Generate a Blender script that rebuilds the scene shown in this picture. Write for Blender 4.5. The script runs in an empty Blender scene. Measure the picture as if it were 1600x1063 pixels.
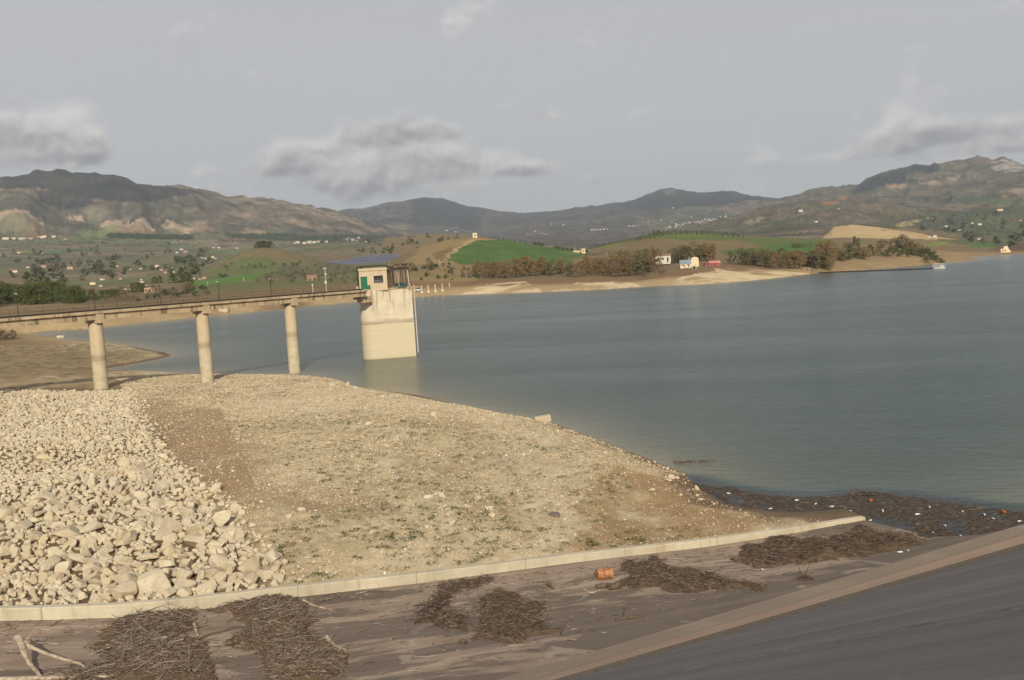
import bpy, math, random
import numpy as np
from mathutils import Vector, Matrix
random.seed(7)
RNG = np.random.default_rng(11)
S = bpy.context.scene
COL = S.collection
R = math.radians

# ------------------------------------------------------------------ camera
CAM_H = 15.0                       # metres above the lake
F_PX, W_PX, H_PX = 1500.0, 1600, 1063
PITCH, ROLL = R(4.5), R(3.4)
cp, sp, cr, sr = math.cos(PITCH), math.sin(PITCH), math.cos(ROLL), math.sin(ROLL)
right0, up0, FWD = np.array([1, 0, 0.]), np.array([0, sp, cp]), np.array([0, cp, -sp])
RIGHT = cr * right0 - sr * up0
UP = sr * right0 + cr * up0
cam = bpy.data.cameras.new('camera')
camo = bpy.data.objects.new('camera', cam)
COL.objects.link(camo)
m = Matrix(((RIGHT[0], UP[0], -FWD[0], 0), (RIGHT[1], UP[1], -FWD[1], 0), (RIGHT[2], UP[2], -FWD[2], CAM_H), (0, 0, 0, 1)))
camo.matrix_world = m
cam.sensor_fit = 'HORIZONTAL'
cam.sensor_width = 36.0
cam.lens = 36.0 * F_PX / W_PX
cam.clip_start, cam.clip_end = 0.5, 40000
S.camera = camo

# ------------------------------------------------------------------ light
SUN_EL, SUN_AZ = 27.0, -5.0        # light travels away from the viewer
sun = bpy.data.lights.new('sun', 'SUN')
sun.energy, sun.angle, sun.color = 5.0, R(1.0), (1.0, 0.91, 0.74)
suno = bpy.data.objects.new('sun', sun)
COL.objects.link(suno)
suno.rotation_euler = (R(90 - SUN_EL), 0, R(-SUN_AZ))
S.view_settings.view_transform = 'Standard'
S.view_settings.look = 'None'
S.view_settings.exposure = 0.0
S.view_settings.gamma = 1.0
S.cycles.max_bounces = 6
S.cycles.volume_bounces = 0
S.cycles.volume_max_steps = 64

# ------------------------------------------------------------------ node helper
class NT:
    def __init__(s, tree):
        s.t = tree; tree.nodes.clear()
    def n(s, typ, **kw):
        nd = s.t.nodes.new(typ)
        ins = kw.pop('ins', None)
        for k, v in kw.items(): setattr(nd, k, v)
        if ins:
            for k, v in ins.items():
                if hasattr(v, 'is_output') or isinstance(v, bpy.types.NodeSocket): s.t.links.new(v, nd.inputs[k])
                else: nd.inputs[k].default_value = v
        return nd
    def math(s, op, a, b=None, c=None, clamp=False):
        nd = s.t.nodes.new('ShaderNodeMath'); nd.operation = op; nd.use_clamp = clamp
        for i, v in enumerate((a, b, c)):
            if v is None: continue
            if isinstance(v, bpy.types.NodeSocket): s.t.links.new(v, nd.inputs[i])
            else: nd.inputs[i].default_value = v
        return nd.outputs[0]
    def mix(s, f, a, b, mode='MIX'):
        nd = s.t.nodes.new('ShaderNodeMix'); nd.data_type = 'RGBA'; nd.blend_type = mode
        for i, v in ((0, f), (6, a), (7, b)):
            if isinstance(v, bpy.types.NodeSocket): s.t.links.new(v, nd.inputs[i])
            else: nd.inputs[i].default_value = v if i == 0 else (tuple(v) + (1,))[:4]
        return nd.outputs[2]
    def noise(s, vec, scale, detail=4, rough=.55, dist=0):
        nd = s.n('ShaderNodeTexNoise', ins={'Scale': scale, 'Detail': detail, 'Roughness': rough, 'Distortion': dist})
        if vec is not None: s.t.links.new(vec, nd.inputs['Vector'])
        return nd.outputs[0]
    def mapr(s, v, a, b, c=0., d=1., smooth=False):
        nd = s.n('ShaderNodeMapRange', ins={0: v, 1: a, 2: b, 3: c, 4: d}); nd.clamp = True
        if smooth: nd.interpolation_type = 'SMOOTHSTEP'
        return nd.outputs[0]
    def vmul(s, vec, xyz):
        nd = s.n('ShaderNodeVectorMath', operation='MULTIPLY'); s.t.links.new(vec, nd.inputs[0]); nd.inputs[1].default_value = xyz
        return nd.outputs[0]

# ------------------------------------------------------------------ pixel <-> world helpers (photo pixels, 1600 x 1063)
def ray(px, py):
    px, py = np.asarray(px, float), np.asarray(py, float)
    a, b = (px - W_PX / 2) / F_PX, (H_PX / 2 - py) / F_PX
    return FWD + a[..., None] * RIGHT + b[..., None] * UP
def at_z(px, py, z):
    d = ray(px, py); t = (np.asarray(z) - CAM_H) / d[..., 2]
    return np.stack([d[..., 0] * t, d[..., 1] * t, np.asarray(z) + 0 * t], -1)
def at_y(px, py, y):
    d = ray(px, py); t = y / d[..., 1]
    return np.array([0, 0, CAM_H]) + d * t[..., None]
def proj(P):
    P = np.asarray(P, float) - np.array([0, 0, CAM_H])
    k = np.maximum(P @ FWD, 1e-3)
    return W_PX / 2 + F_PX * (P @ RIGHT) / k, H_PX / 2 - F_PX * (P @ UP) / k
def az_t(px, py):
    d = ray(px, py)
    return np.arctan2(d[..., 0], d[..., 1]), d[..., 2] / np.hypot(d[..., 0], d[..., 1])

# ------------------------------------------------------------------ world: Nishita sky under a thin veil, with scattered low clouds
w = bpy.data.worlds.new('World'); S.world = w; w.use_nodes = True
g = NT(w.node_tree)
sky = g.n('ShaderNodeTexSky', sky_type='NISHITA', sun_disc=False)
sky.sun_elevation, sky.sun_rotation = R(SUN_EL), R(180 + SUN_AZ)
sky.air_density, sky.dust_density, sky.ozone_density = 1.0, 2.0, 1.0
tc = g.n('ShaderNodeTexCoord').outputs['Generated']
sep = g.n('ShaderNodeSeparateXYZ', ins={0: tc})
hyp = g.math('SQRT', g.math('ADD', g.math('MULTIPLY', sep.outputs[0], sep.outputs[0]), g.math('MULTIPLY', sep.outputs[1], sep.outputs[1])))
U = g.math('ARCTAN2', sep.outputs[0], sep.outputs[1])
V = g.math('DIVIDE', sep.outputs[2], g.math('MAXIMUM', hyp, 0.02))
uv = g.n('ShaderNodeCombineXYZ', ins={0: U, 1: V, 2: 0.0}).outputs[0]
veil_n = g.noise(g.vmul(uv, (1.6, 7.0, 1)), 1.3, 6, .6, .4)
hz = g.mapr(V, 0.0, .30)
veil = g.mix(hz, (5.25, 5.28, 5.36), (5.2, 5.14, 5.36))
veil = g.mix(g.mapr(veil_n, .35, .7), veil, (5.4, 5.38, 5.5))
base = g.mix(0.93, sky.outputs[0], veil)
# clouds: (photo x, y, half-width, half-height, weight)
CL = [(20, 158, 40, 14, .8), (20, 215, 95, 36, 1), (75, 245, 100, 22, .9), (5, 255, 70, 28, .8),
      (455, 262, 100, 30, 1.05), (640, 215, 105, 26, 1.1), (655, 258, 115, 30, 1.1), (560, 285, 120, 30, .95), (470, 290, 120, 24, .75), (640, 300, 120, 14, .5),
      (728, 181, 50, 15, .8), (828, 183, 52, 14, .6), (798, 221, 24, 11, .6), (824, 267, 56, 13, .8), (936, 281, 28, 12, .62), (690, 172, 22, 10, .45),
      (1475, 218, 120, 22, 1.0), (1400, 236, 95, 15, .8), (1565, 228, 110, 18, 1.0), (1350, 245, 60, 9, .6), (1500, 240, 120, 12, .7)]
vec = g.n('ShaderNodeCombineXYZ', ins={0: U, 1: V, 2: 0.3}).outputs[0]
n1 = g.noise(g.vmul(vec, (1, 1.25, 1)), 14.0, 9, .50, .1)
vec2 = g.n('ShaderNodeCombineXYZ', ins={0: g.math('ADD', U, -.004), 1: g.math('ADD', V, .008), 2: 0.3}).outputs[0]
n2 = g.noise(g.vmul(vec2, (1, 1.25, 1)), 14.0, 5, .50, .1)
tot = num = None
for (x, y, a, b, wt) in CL:
    ca, ct = az_t(x, y)
    du_ = g.math('DIVIDE', g.math('SUBTRACT', U, float(ca)), a * 1.2 / F_PX)
    dv_ = g.math('DIVIDE', g.math('SUBTRACT', V, float(ct)), b * 1.45 / F_PX)
    dvb = g.math('MULTIPLY', dv_, g.math('ADD', 1.35, g.math('MULTIPLY', g.math('SIGN', dv_), -.35)))       # flatter bases
    d2 = g.math('ADD', g.math('MULTIPLY', du_, du_), g.math('MULTIPLY', dvb, dvb))
    k = g.math('MULTIPLY', g.math('POWER', 2.718, g.math('MULTIPLY', d2, -.95)), wt * 1.25)
    kw = g.math('MULTIPLY', k, g.math('MULTIPLY', k, k)); s_ = g.math('MULTIPLY', kw, dv_)
    if tot is None: tot, num, den = k, s_, kw
    else: tot, num, den = g.math('SMOOTH_MAX', tot, k, .15), g.math('ADD', num, s_), g.math('ADD', den, kw)
hgt = g.math('DIVIDE', num, g.math('ADD', den, 1e-5))           # -1 base .. +1 top of each cloud
c0 = g.math('SUBTRACT', tot, g.math('MULTIPLY', g.math('SUBTRACT', .545, n1), 2.9))
alpha = g.mapr(c0, .22, .86, 0, 1, True)
lit = g.math('ADD', g.math('MULTIPLY', hgt, .42), g.math('MULTIPLY', g.math('SUBTRACT', n1, n2), 3.2))
lit = g.mapr(g.math('SUBTRACT', lit, g.math('MULTIPLY', g.math('SUBTRACT', tot, .6), .35)), -.6, .5, 0, 1, True)
ccol = g.mix(lit, (2.95, 2.93, 3.03), (7.0, 6.8, 6.5))
final = g.mix(g.math('MULTIPLY', alpha, .97), base, ccol)
bg = g.n('ShaderNodeBackground', ins={'Color': final, 'Strength': 0.1})
out = g.n('ShaderNodeOutputWorld', ins={0: bg.outputs[0]})

# ------------------------------------------------------------------ numpy noise
def _hash(ix, iy, seed):
    h = (ix.astype(np.uint32) * np.uint32(374761393) + iy.astype(np.uint32) * np.uint32(668265263) + np.uint32((seed * 144665) & 0xffffffff))
    h = (h ^ (h >> np.uint32(13))) * np.uint32(1274126177)
    h = h ^ (h >> np.uint32(16))
    return (h & np.uint32(0xffffff)).astype(np.float32) / np.float32(0xffffff)
def vnoise(x, y, seed=0):
    x0, y0 = np.floor(x), np.floor(y)
    fx, fy = (x - x0).astype(np.float32), (y - y0).astype(np.float32)
    ix, iy = x0.astype(np.int64), y0.astype(np.int64)
    fx = fx * fx * (3 - 2 * fx); fy = fy * fy * (3 - 2 * fy)
    a, b = _hash(ix, iy, seed), _hash(ix + 1, iy, seed)
    c, d = _hash(ix, iy + 1, seed), _hash(ix + 1, iy + 1, seed)
    return (a + (b - a) * fx) * (1 - fy) + (c + (d - c) * fx) * fy
def fbm(x, y, seed=0, oct=4, gain=.5):
    t = 0; a = 1.; s = 0.
    for o in range(oct):
        t = t + a * vnoise(x * 2 ** o + 17.3 * o, y * 2 ** o - 9.1 * o, seed + o * 31); s += a; a *= gain
    return t / s
def ridged(x, y, seed=0, oct=4):
    t = 0; a = 1.; s = 0.
    for o in range(oct):
        t = t + a * (1 - np.abs(2 * vnoise(x * 2 ** o + 5.7 * o, y * 2 ** o + 3.3 * o, seed + o * 17) - 1)); s += a; a *= .5
    return t / s
def sstep(a, b, x):
    t = np.clip((x - a) / (b - a), 0, 1); return t * t * (3 - 2 * t)
def in_poly(x, y, poly):
    poly = np.asarray(poly, float); ins = np.zeros(x.shape, bool)
    bb = (x >= poly[:, 0].min()) & (x <= poly[:, 0].max()) & (y >= poly[:, 1].min()) & (y <= poly[:, 1].max())
    xs, ys = x[bb], y[bb]; r = np.zeros(xs.shape, bool)
    for i in range(len(poly)):
        x1, y1 = poly[i]; x2, y2 = poly[i - 1]
        if y1 == y2: continue
        c = ((y1 > ys) != (y2 > ys)) & (xs < (x2 - x1) * (ys - y1) / (y2 - y1) + x1)
        r ^= c
    ins[bb] = r
    return ins
def seg_dist(x, y, pts, closed=True):
    pts = np.asarray(pts, float); d = np.full(x.shape, 1e9)
    for i in range(len(pts) if closed else len(pts) - 1):
        a, b = pts[i], pts[(i + 1) % len(pts)]
        e = b - a; L2 = max(e @ e, 1e-9)
        t = np.clip(((x - a[0]) * e[0] + (y - a[1]) * e[1]) / L2, 0, 1)
        d = np.minimum(d, (x - a[0] - t * e[0]) ** 2 + (y - a[1] - t * e[1]) ** 2)
    return np.sqrt(d)
def sd_poly(x, y, poly):
    d = seg_dist(x, y, poly)
    return np.where(in_poly(x, y, poly), -d, d)

# ------------------------------------------------------------------ the dam: toe strip, gutter, face, curb lines
def line_ext(p, q, back, fore):
    p, q = np.asarray(p), np.asarray(q); d = (q - p) / np.linalg.norm((q - p)[:2])
    return p - d * back, q + d * fore
S0, S1 = line_ext(at_z(785, 1060, 1.0), at_z(1600, 819, 0.0), 50, 160)        # outer edge of the toe strip
T0, T1 = line_ext(at_z(862, 1063, 1.45), at_z(1600, 849, 0.42), 50, 160)
F0, F1 = line_ext(at_z(888, 1063, 1.5), at_z(1600, 857, 0.47), 50, 160)
CURB_PX = [(1352, 808, .50), (1225, 827, .75), (1100, 844, 1.0), (900, 866, 1.4), (660, 896, 1.85), (430, 920, 2.25), (300, 935, 2.45), (180, 946, 2.6), (60, 950, 2.7), (0, 951, 2.75)]
CURB = np.array([at_z(a, b, z) for a, b, z in CURB_PX])
CURB = np.vstack([CURB, CURB[-1] + np.array([[-8, -1.2, .2], [-40, -6, .8]])])
def curb_param(x, y):
    """distance to the curb line, its z there, and side (+ = lake side)"""
    best = np.full(x.shape, 1e9); zz = np.zeros(x.shape); side = np.zeros(x.shape)
    for i in range(len(CURB) - 1):
        a, b = CURB[i], CURB[i + 1]; e = (b - a)[:2]; L2 = e @ e
        t = np.clip(((x - a[0]) * e[0] + (y - a[1]) * e[1]) / L2, 0, 1)
        dx, dy = x - a[0] - t * e[0], y - a[1] - t * e[1]; d = np.hypot(dx, dy)
        u = d < best
        best = np.where(u, d, best); zz = np.where(u, a[2] + t * (b[2] - a[2]), zz)
        side = np.where(u, np.sign(e[1] * (x - a[0]) - e[0] * (y - a[1])), side)
    return best, zz, side

# ------------------------------------------------------------------ shoreline of the lake (photo pixels of the water edge)
LAKE_PX = [(1352, 815), (1290, 817), (1222, 812), (1130, 789), (1085, 757), (1072, 742), (1035, 726), (1000, 712), (940, 690), (870, 663), (800, 648), (700, 629), (650, 617),
           (600, 610), (555, 605), (538, 600), (526, 594), (500, 590), (465, 586.5), (400, 586), (330, 585), (250, 582), (190, 582), (165, 583), (145, 581),
           (170, 575), (220, 567), (250, 560.5), (268, 556), (258, 551), (235, 547), (190, 538), (140, 535.5), (90, 531.5), (40, 529), (10, 526),
           (12, 523), (40, 520.5), (90, 517), (140, 514), (165, 511), (240, 503), (340, 493), (450, 482), (570, 470.5), (640, 465.5), (690, 461.5), (760, 459.5), (850, 456.5),
           (930, 453), (1000, 448.5), (1045, 446), (1100, 444), (1170, 439), (1230, 433), (1258, 429), (1290, 426), (1350, 422), (1400, 418), (1450, 413.5), (1500, 409), (1534, 405.5),
           (1522, 402.5), (1510, 401), (1550, 399.5), (1600, 397.5), (1700, 393), (1800, 389)]
LAKE = at_z(np.array([p[0] for p in LAKE_PX]), np.array([p[1] for p in LAKE_PX]), 0.0)[:, :2]
LAKE = np.vstack([LAKE, [[900, 700], [900, -200], [300, 110]], [S1[:2]], [(S0 + (S1 - S0) * .40)[:2]], [at_z(1425, 868, .05)[:2]]])

# ------------------------------------------------------------------ terrain as sections: apparent height (photo pixels) at each distance
RINGS = {
 420: [(-100, 500), (0, 488), (150, 478), (300, 470), (450, 462), (560, 455), (650, 450), (700, 448), (800, 446), (1000, 442), (1100, 434), (1200, 430), (1260, 425), (1600, 400)],
 600: [(-100, 482), (0, 472), (100, 469), (200, 463), (300, 453), (420, 446), (560, 440), (640, 438), (690, 440), (740, 438), (800, 436), (860, 432), (920, 428), (960, 430), (1000, 427), (1040, 416), (1100, 411), (1150, 412), (1200, 414), (1260, 410), (1300, 405), (1350, 402), (1400, 400), (1480, 397), (1530, 399), (1600, 398)],
 720: [(-100, 471), (0, 463), (150, 458), (300, 446), (420, 436), (560, 428), (610, 425), (640, 415), (680, 411), (700, 411), (740, 414), (800, 419), (860, 420), (920, 416), (1000, 410), (1080, 402), (1180, 398), (1260, 396), (1300, 392), (1340, 388), (1400, 386), (1440, 390), (1480, 394), (1530, 396), (1600, 396)],
 900: [(-100, 462), (0, 455), (150, 448), (300, 440), (420, 428), (560, 420), (610, 408), (640, 392), (660, 384), (700, 374), (741, 371), (780, 375), (830, 382), (880, 390), (915, 394), (960, 394), (1000, 393), (1080, 390), (1180, 388), (1240, 386), (1290, 384), (1340, 380), (1370, 378), (1400, 380), (1440, 386), (1500, 392), (1600, 393)],
 1150: [(-100, 452), (0, 446), (150, 442), (300, 434), (360, 425), (420, 418), (500, 415), (560, 414), (620, 410), (700, 390), (780, 386), (830, 388), (880, 390), (915, 391), (940, 385), (970, 377), (1010, 368), (1040, 362), (1100, 363), (1150, 367), (1200, 371), (1250, 373), (1290, 375), (1320, 374), (1400, 377), (1460, 385), (1530, 388), (1600, 390)],
 1400: [(-100, 442), (0, 436), (150, 436), (250, 430), (300, 424), (340, 408), (370, 396), (390, 390), (412, 387), (440, 390), (470, 398), (500, 409), (530, 413), (560, 413), (620, 409), (700, 394), (780, 394), (900, 398), (1000, 382), (1100, 378), (1250, 377), (1284, 370), (1300, 356), (1330, 351.5), (1370, 355), (1400, 360), (1440, 366), (1470, 374), (1530, 384), (1600, 387)],
 1800: [(-100, 430), (0, 424), (150, 424), (300, 412), (340, 410), (412, 398), (470, 400), (520, 402), (560, 400), (610, 397), (640, 396), (700, 396), (900, 396), (1000, 387), (1250, 379), (1300, 376), (1360, 372), (1400, 366), (1460, 372), (1530, 378), (1600, 382)],
 2300: [(-100, 415), (0, 408), (150, 408), (300, 402), (412, 400), (460, 399), (500, 392), (560, 382), (600, 372), (640, 367), (690, 366), (740, 369), (800, 378), (900, 390), (1000, 380), (1100, 376), (1250, 372), (1330, 368), (1400, 356), (1450, 362), (1530, 372), (1600, 376)],
 3000: [(-100, 395), (0, 392), (150, 392), (300, 394), (412, 390), (480, 383), (560, 387), (640, 380), (740, 378), (850, 382), (1000, 374), (1100, 370), (1200, 362), (1280, 355), (1350, 352), (1400, 350), (1500, 352), (1600, 358)],
 3800: [(-100, 376), (0, 374), (70, 372), (160, 370), (240, 370), (300, 372), (400, 374), (480, 379), (560, 380), (640, 378), (740, 376), (850, 378), (1000, 370), (1060, 362), (1120, 346), (1180, 330), (1240, 318), (1300, 316), (1350, 318), (1400, 322), (1450, 328), (1500, 328), (1600, 318)],
 3980: [(-100, 350), (0, 345), (12, 333), (38, 334), (56, 342), (72, 352), (100, 361), (155, 356), (172, 348), (185, 350), (200, 354), (210, 344), (222, 342), (238, 358), (250, 360), (262, 345), (285, 356), (320, 360), (400, 366), (480, 374), (560, 376), (640, 378), (740, 376), (850, 378), (1000, 369), (1060, 362), (1120, 346), (1180, 331), (1240, 318), (1300, 316), (1350, 318), (1400, 321), (1450, 326), (1500, 325), (1600, 314)],
 5200: [(-100, 292), (0, 280), (30, 275), (60, 269), (90, 266), (130, 272), (165, 274), (180, 272), (196, 278), (215, 288), (240, 292), (275, 290), (300, 294), (330, 303), (400, 312), (450, 318), (500, 325), (530, 333), (570, 346), (610, 360), (640, 369), (740, 374), (850, 370), (1000, 360), (1100, 352), (1180, 338), (1240, 322), (1300, 313), (1345, 306), (1400, 300), (1450, 295), (1500, 291), (1600, 272), (1700, 262)],
 6500: [(-100, 310), (0, 305), (300, 322), (560, 350), (640, 360), (740, 364), (850, 354), (1000, 342), (1100, 332), (1180, 322), (1240, 309), (1270, 297), (1310, 292), (1345, 288), (1362, 277), (1400, 265), (1450, 256), (1462, 254), (1475, 257), (1500, 250), (1530, 246), (1548, 249), (1558, 250), (1566, 247), (1580, 251), (1600, 257), (1700, 262)],
 9000: [(-100, 325), (0, 325), (300, 335), (500, 338), (530, 332), (545, 327), (562, 327), (600, 319), (612, 316), (630, 315), (660, 309.5), (690, 310), (720, 321), (760, 328), (820, 334), (860, 331), (900, 325), (940, 320), (975, 318), (1000, 310), (1030, 297), (1050, 294.5), (1075, 300), (1100, 302), (1140, 299.5), (1175, 305), (1210, 311), (1240, 311), (1345, 305), (1600, 280)],
 11500: [(-100, 370), (0, 370), (800, 360), (1600, 340)],
}
KR = np.array(sorted(RINGS)); KL = np.log(KR)
AZ_TAB = np.linspace(R(-50), R(50), 2001)
KT = []
for rr in KR:
    p = np.array(RINGS[rr], float); a, t = az_t(p[:, 0], p[:, 1])
    KT.append(np.interp(AZ_TAB, a, t))
KT = np.array(KT)
_d = np.diff(KT, axis=0) / np.diff(KL)[:, None]
KM = np.zeros_like(KT)
for k in range(1, len(KR) - 1):     # monotone slopes
    s = _d[k - 1] * _d[k]
    KM[k] = np.where(s > 0, 2 * _d[k - 1] * _d[k] / (_d[k - 1] + _d[k] + 1e-12), 0)
def ring_t(az, r):
    lr = np.log(np.clip(r, KR[0], KR[-1]))
    k = np.clip(np.searchsorted(KL, lr, side='right') - 1, 0, len(KR) - 2)
    f = np.clip((az - AZ_TAB[0]) / (AZ_TAB[1] - AZ_TAB[0]), 0, len(AZ_TAB) - 1.001); j = f.astype(int); f = f - j
    def lk(T, kk): return T[kk, j] * (1 - f) + T[kk, j + 1] * f
    h = KL[k + 1] - KL[k]; s = (lr - KL[k]) / h
    return ((2 * s ** 3 - 3 * s ** 2 + 1) * lk(KT, k) + (s ** 3 - 2 * s ** 2 + s) * h * lk(KM, k)
            + (-2 * s ** 3 + 3 * s ** 2) * lk(KT, k + 1) + (s ** 3 - s ** 2) * h * lk(KM, k + 1))
# near bank: target heights of the land (world x, y, z)
def nz(px, py, z): q = at_z(px, py, z); return (q[0], q[1], z)
NEAR = np.array([nz(158, 607, 2.15), nz(322, 597, .95), nz(60, 605, 2.6), nz(0, 620, 3.0), nz(190, 650, 2.6), nz(0, 700, 3.4), nz(150, 760, 3.2), nz(330, 780, 2.6),
                 nz(400, 700, 2.4), nz(500, 640, 1.6), nz(520, 800, 2.5), nz(700, 720, 1.9), nz(700, 820, 2.2), nz(900, 760, 1.5), nz(420, 880, 2.5), nz(1000, 800, 1.2),
                 nz(0, 560, 2.6), nz(0, 540, 2.8), nz(120, 552, 1.8), nz(220, 552, .9), nz(0, 505, 6), nz(-60, 590, 3.2), nz(-60, 540, 4)])
def H_fn(x, y, detail=True):
    """height of the ground at world x, y (arrays)"""
    x, y = np.asarray(x, float), np.asarray(y, float)
    r = np.hypot(x, y); az = np.arctan2(x, y)
    H = np.zeros(x.shape)
    sd = np.full(x.shape, 500.0); nr = r < 1100
    sd[nr] = sd_poly(x[nr], y[nr], LAKE)
    # far land
    lw = np.where(r > 500, .05, 0.) * (fbm(x / 160, y / 160, 5, 3) - .5)
    t = ring_t(az, r * (1 + lw))
    mt = sstep(2600, 4200, r)
    n1 = ridged(az * 60 + fbm(x / 900, y / 900, 3, 3) * 2.4, np.log(r) * 7, 9, 4) - .62
    n2 = fbm(x / 260, y / 260, 21, 4) - .5
    t = t + mt * (.0070 * n1 + .0045 * n2) * sstep(.0, .035, CAM_H / r + t) * np.where(r > 8300, .55, 1.)
    hf = CAM_H + r * t
    hf = hf + (fbm(x / 70, y / 70, 41, 4) - .5) * np.interp(r, [300, 700, 1500, 3000], [.6, 2.0, 4.0, 10.])
    # near land
    nrm = r < 520
    hn = np.full(x.shape, 2.0)
    if nrm.any():
        xs, ys = x[nrm], y[nrm]; ws = 0; vs = 0
        for (a, b, c) in NEAR:
            wgt = 1 / ((xs - a) ** 2 + (ys - b) ** 2 + 9) ** 1.5; ws = ws + wgt; vs = vs + wgt * c
        hn[nrm] = vs / ws
    wf = sstep(270, 420, r)
    land = hn * (1 - wf) + np.maximum(hf, 1.5) * wf
    L = np.interp(r, [50, 150, 450, 700], [7, 8, 22, 26])
    up = land * (1 - np.exp(-np.maximum(sd, 0) / L))
    ng = r < 330
    if ng.any() and detail:
        xs, ys = x[ng], y[ng]
        up[ng] += np.clip(sd[ng] / 4, 0, 1) * ((fbm(xs / 6, ys / 6, 71, 4) - .5) * .45 + (fbm(xs / .9, ys / .9, 77, 3) - .5) * .10)
    H = np.where(sd > 0, up, np.maximum(sd * .22, -4))
    fm = (r >= 900); H[fm] = hf[fm]
    # curb and the apron behind it
    cz = r < 140
    if cz.any():
        d, zc, side = curb_param(x[cz], y[cz]); h = H[cz]
        wgt = np.exp(-(d / 5.0) ** 2) * (x[cz] < CURB[0, 0])
        h = np.where(side > 0, h * (1 - wgt) + (zc - .12) * wgt, h)
        h = np.where((side <= 0) | (d < .22), -3.5, h)
        H[cz] = h
    return H
def hit(px, py, rmin=26, rmax=9000, n=900):
    """where the sight line through a photo pixel meets the ground"""
    px, py = np.atleast_1d(np.asarray(px, float)), np.atleast_1d(np.asarray(py, float))
    d = ray(px, py); hh = np.hypot(d[:, 0], d[:, 1])
    rr = np.geomspace(rmin, rmax, n)
    ux, uy, t = d[:, 0] / hh, d[:, 1] / hh, d[:, 2] / hh
    X, Y = ux[:, None] * rr, uy[:, None] * rr
    G = H_fn(X, Y); Z = CAM_H + t[:, None] * rr
    below = Z < G
    k = np.where(below.any(1), below.argmax(1), n - 1); k = np.maximum(k, 1)
    i = np.arange(len(px)); a = Z[i, k - 1] - G[i, k - 1]; b = Z[i, k] - G[i, k]
    f = np.clip(a / np.where(a - b == 0, 1, a - b), 0, 1)
    ro = rr[k - 1] + (rr[k] - rr[k - 1]) * f
    x, y = ux * ro, uy * ro
    return np.stack([x, y, H_fn(x, y)], -1)
def place(px, r):
    """ground point at distance r seen at photo column px"""
    px = np.atleast_1d(np.asarray(px, float)); r = np.broadcast_to(np.asarray(r, float), px.shape).copy()
    az = np.arctan((px - W_PX / 2) / F_PX)
    for _ in range(4):
        x, y = r * np.sin(az), r * np.cos(az); P = np.stack([x, y, H_fn(x, y)], -1)
        qx, _q = proj(P); az = az - (qx - px) / F_PX * np.cos(az) ** 2
    return P

# ------------------------------------------------------------------ mesh and object helpers
def new_obj(name, me, mat=None, parent=None, loc=None):
    o = bpy.data.objects.new(name, me); COL.objects.link(o)
    if mat is not None and me is not None:
        me.materials.clear(); me.materials.append(mat)
    if parent is not None: o.parent = parent
    if loc is not None: o.location = loc
    return o
def np_mesh(name, V, faces, smooth=False, cols=None, uv=None):
    """faces: int array (n,3) or (n,4), or list of such arrays"""
    fl = faces if isinstance(faces, list) else [faces]
    fl = [np.asarray(f, np.int32) for f in fl if len(f)]
    me = bpy.data.meshes.new(name)
    V = np.asarray(V, np.float32)
    me.vertices.add(len(V)); me.vertices.foreach_set('co', V.ravel())
    li = np.concatenate([f.ravel() for f in fl]); cnt = np.concatenate([np.full(len(f), f.shape[1], np.int32) for f in fl])
    st = np.concatenate([[0], np.cumsum(cnt)[:-1]]).astype(np.int32)
    me.loops.add(len(li)); me.loops.foreach_set('vertex_index', li)
    me.polygons.add(len(cnt)); me.polygons.foreach_set('loop_start', st); me.polygons.foreach_set('loop_total', cnt)
    me.polygons.foreach_set('use_smooth', np.full(len(cnt), bool(smooth)))
    if cols is not None:
        c = np.ones((len(V), 4), np.float32); c[:, :cols.shape[1]] = cols
        a = me.attributes.new('cover', 'FLOAT_COLOR', 'POINT'); a.data.foreach_set('color', c.ravel())
    if uv is not None:
        u = me.uv_layers.new(name='UVMap'); u.data.foreach_set('uv', np.asarray(uv, np.float32)[li].ravel())
    me.update(calc_edges=True); me.validate()
    return me
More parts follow.
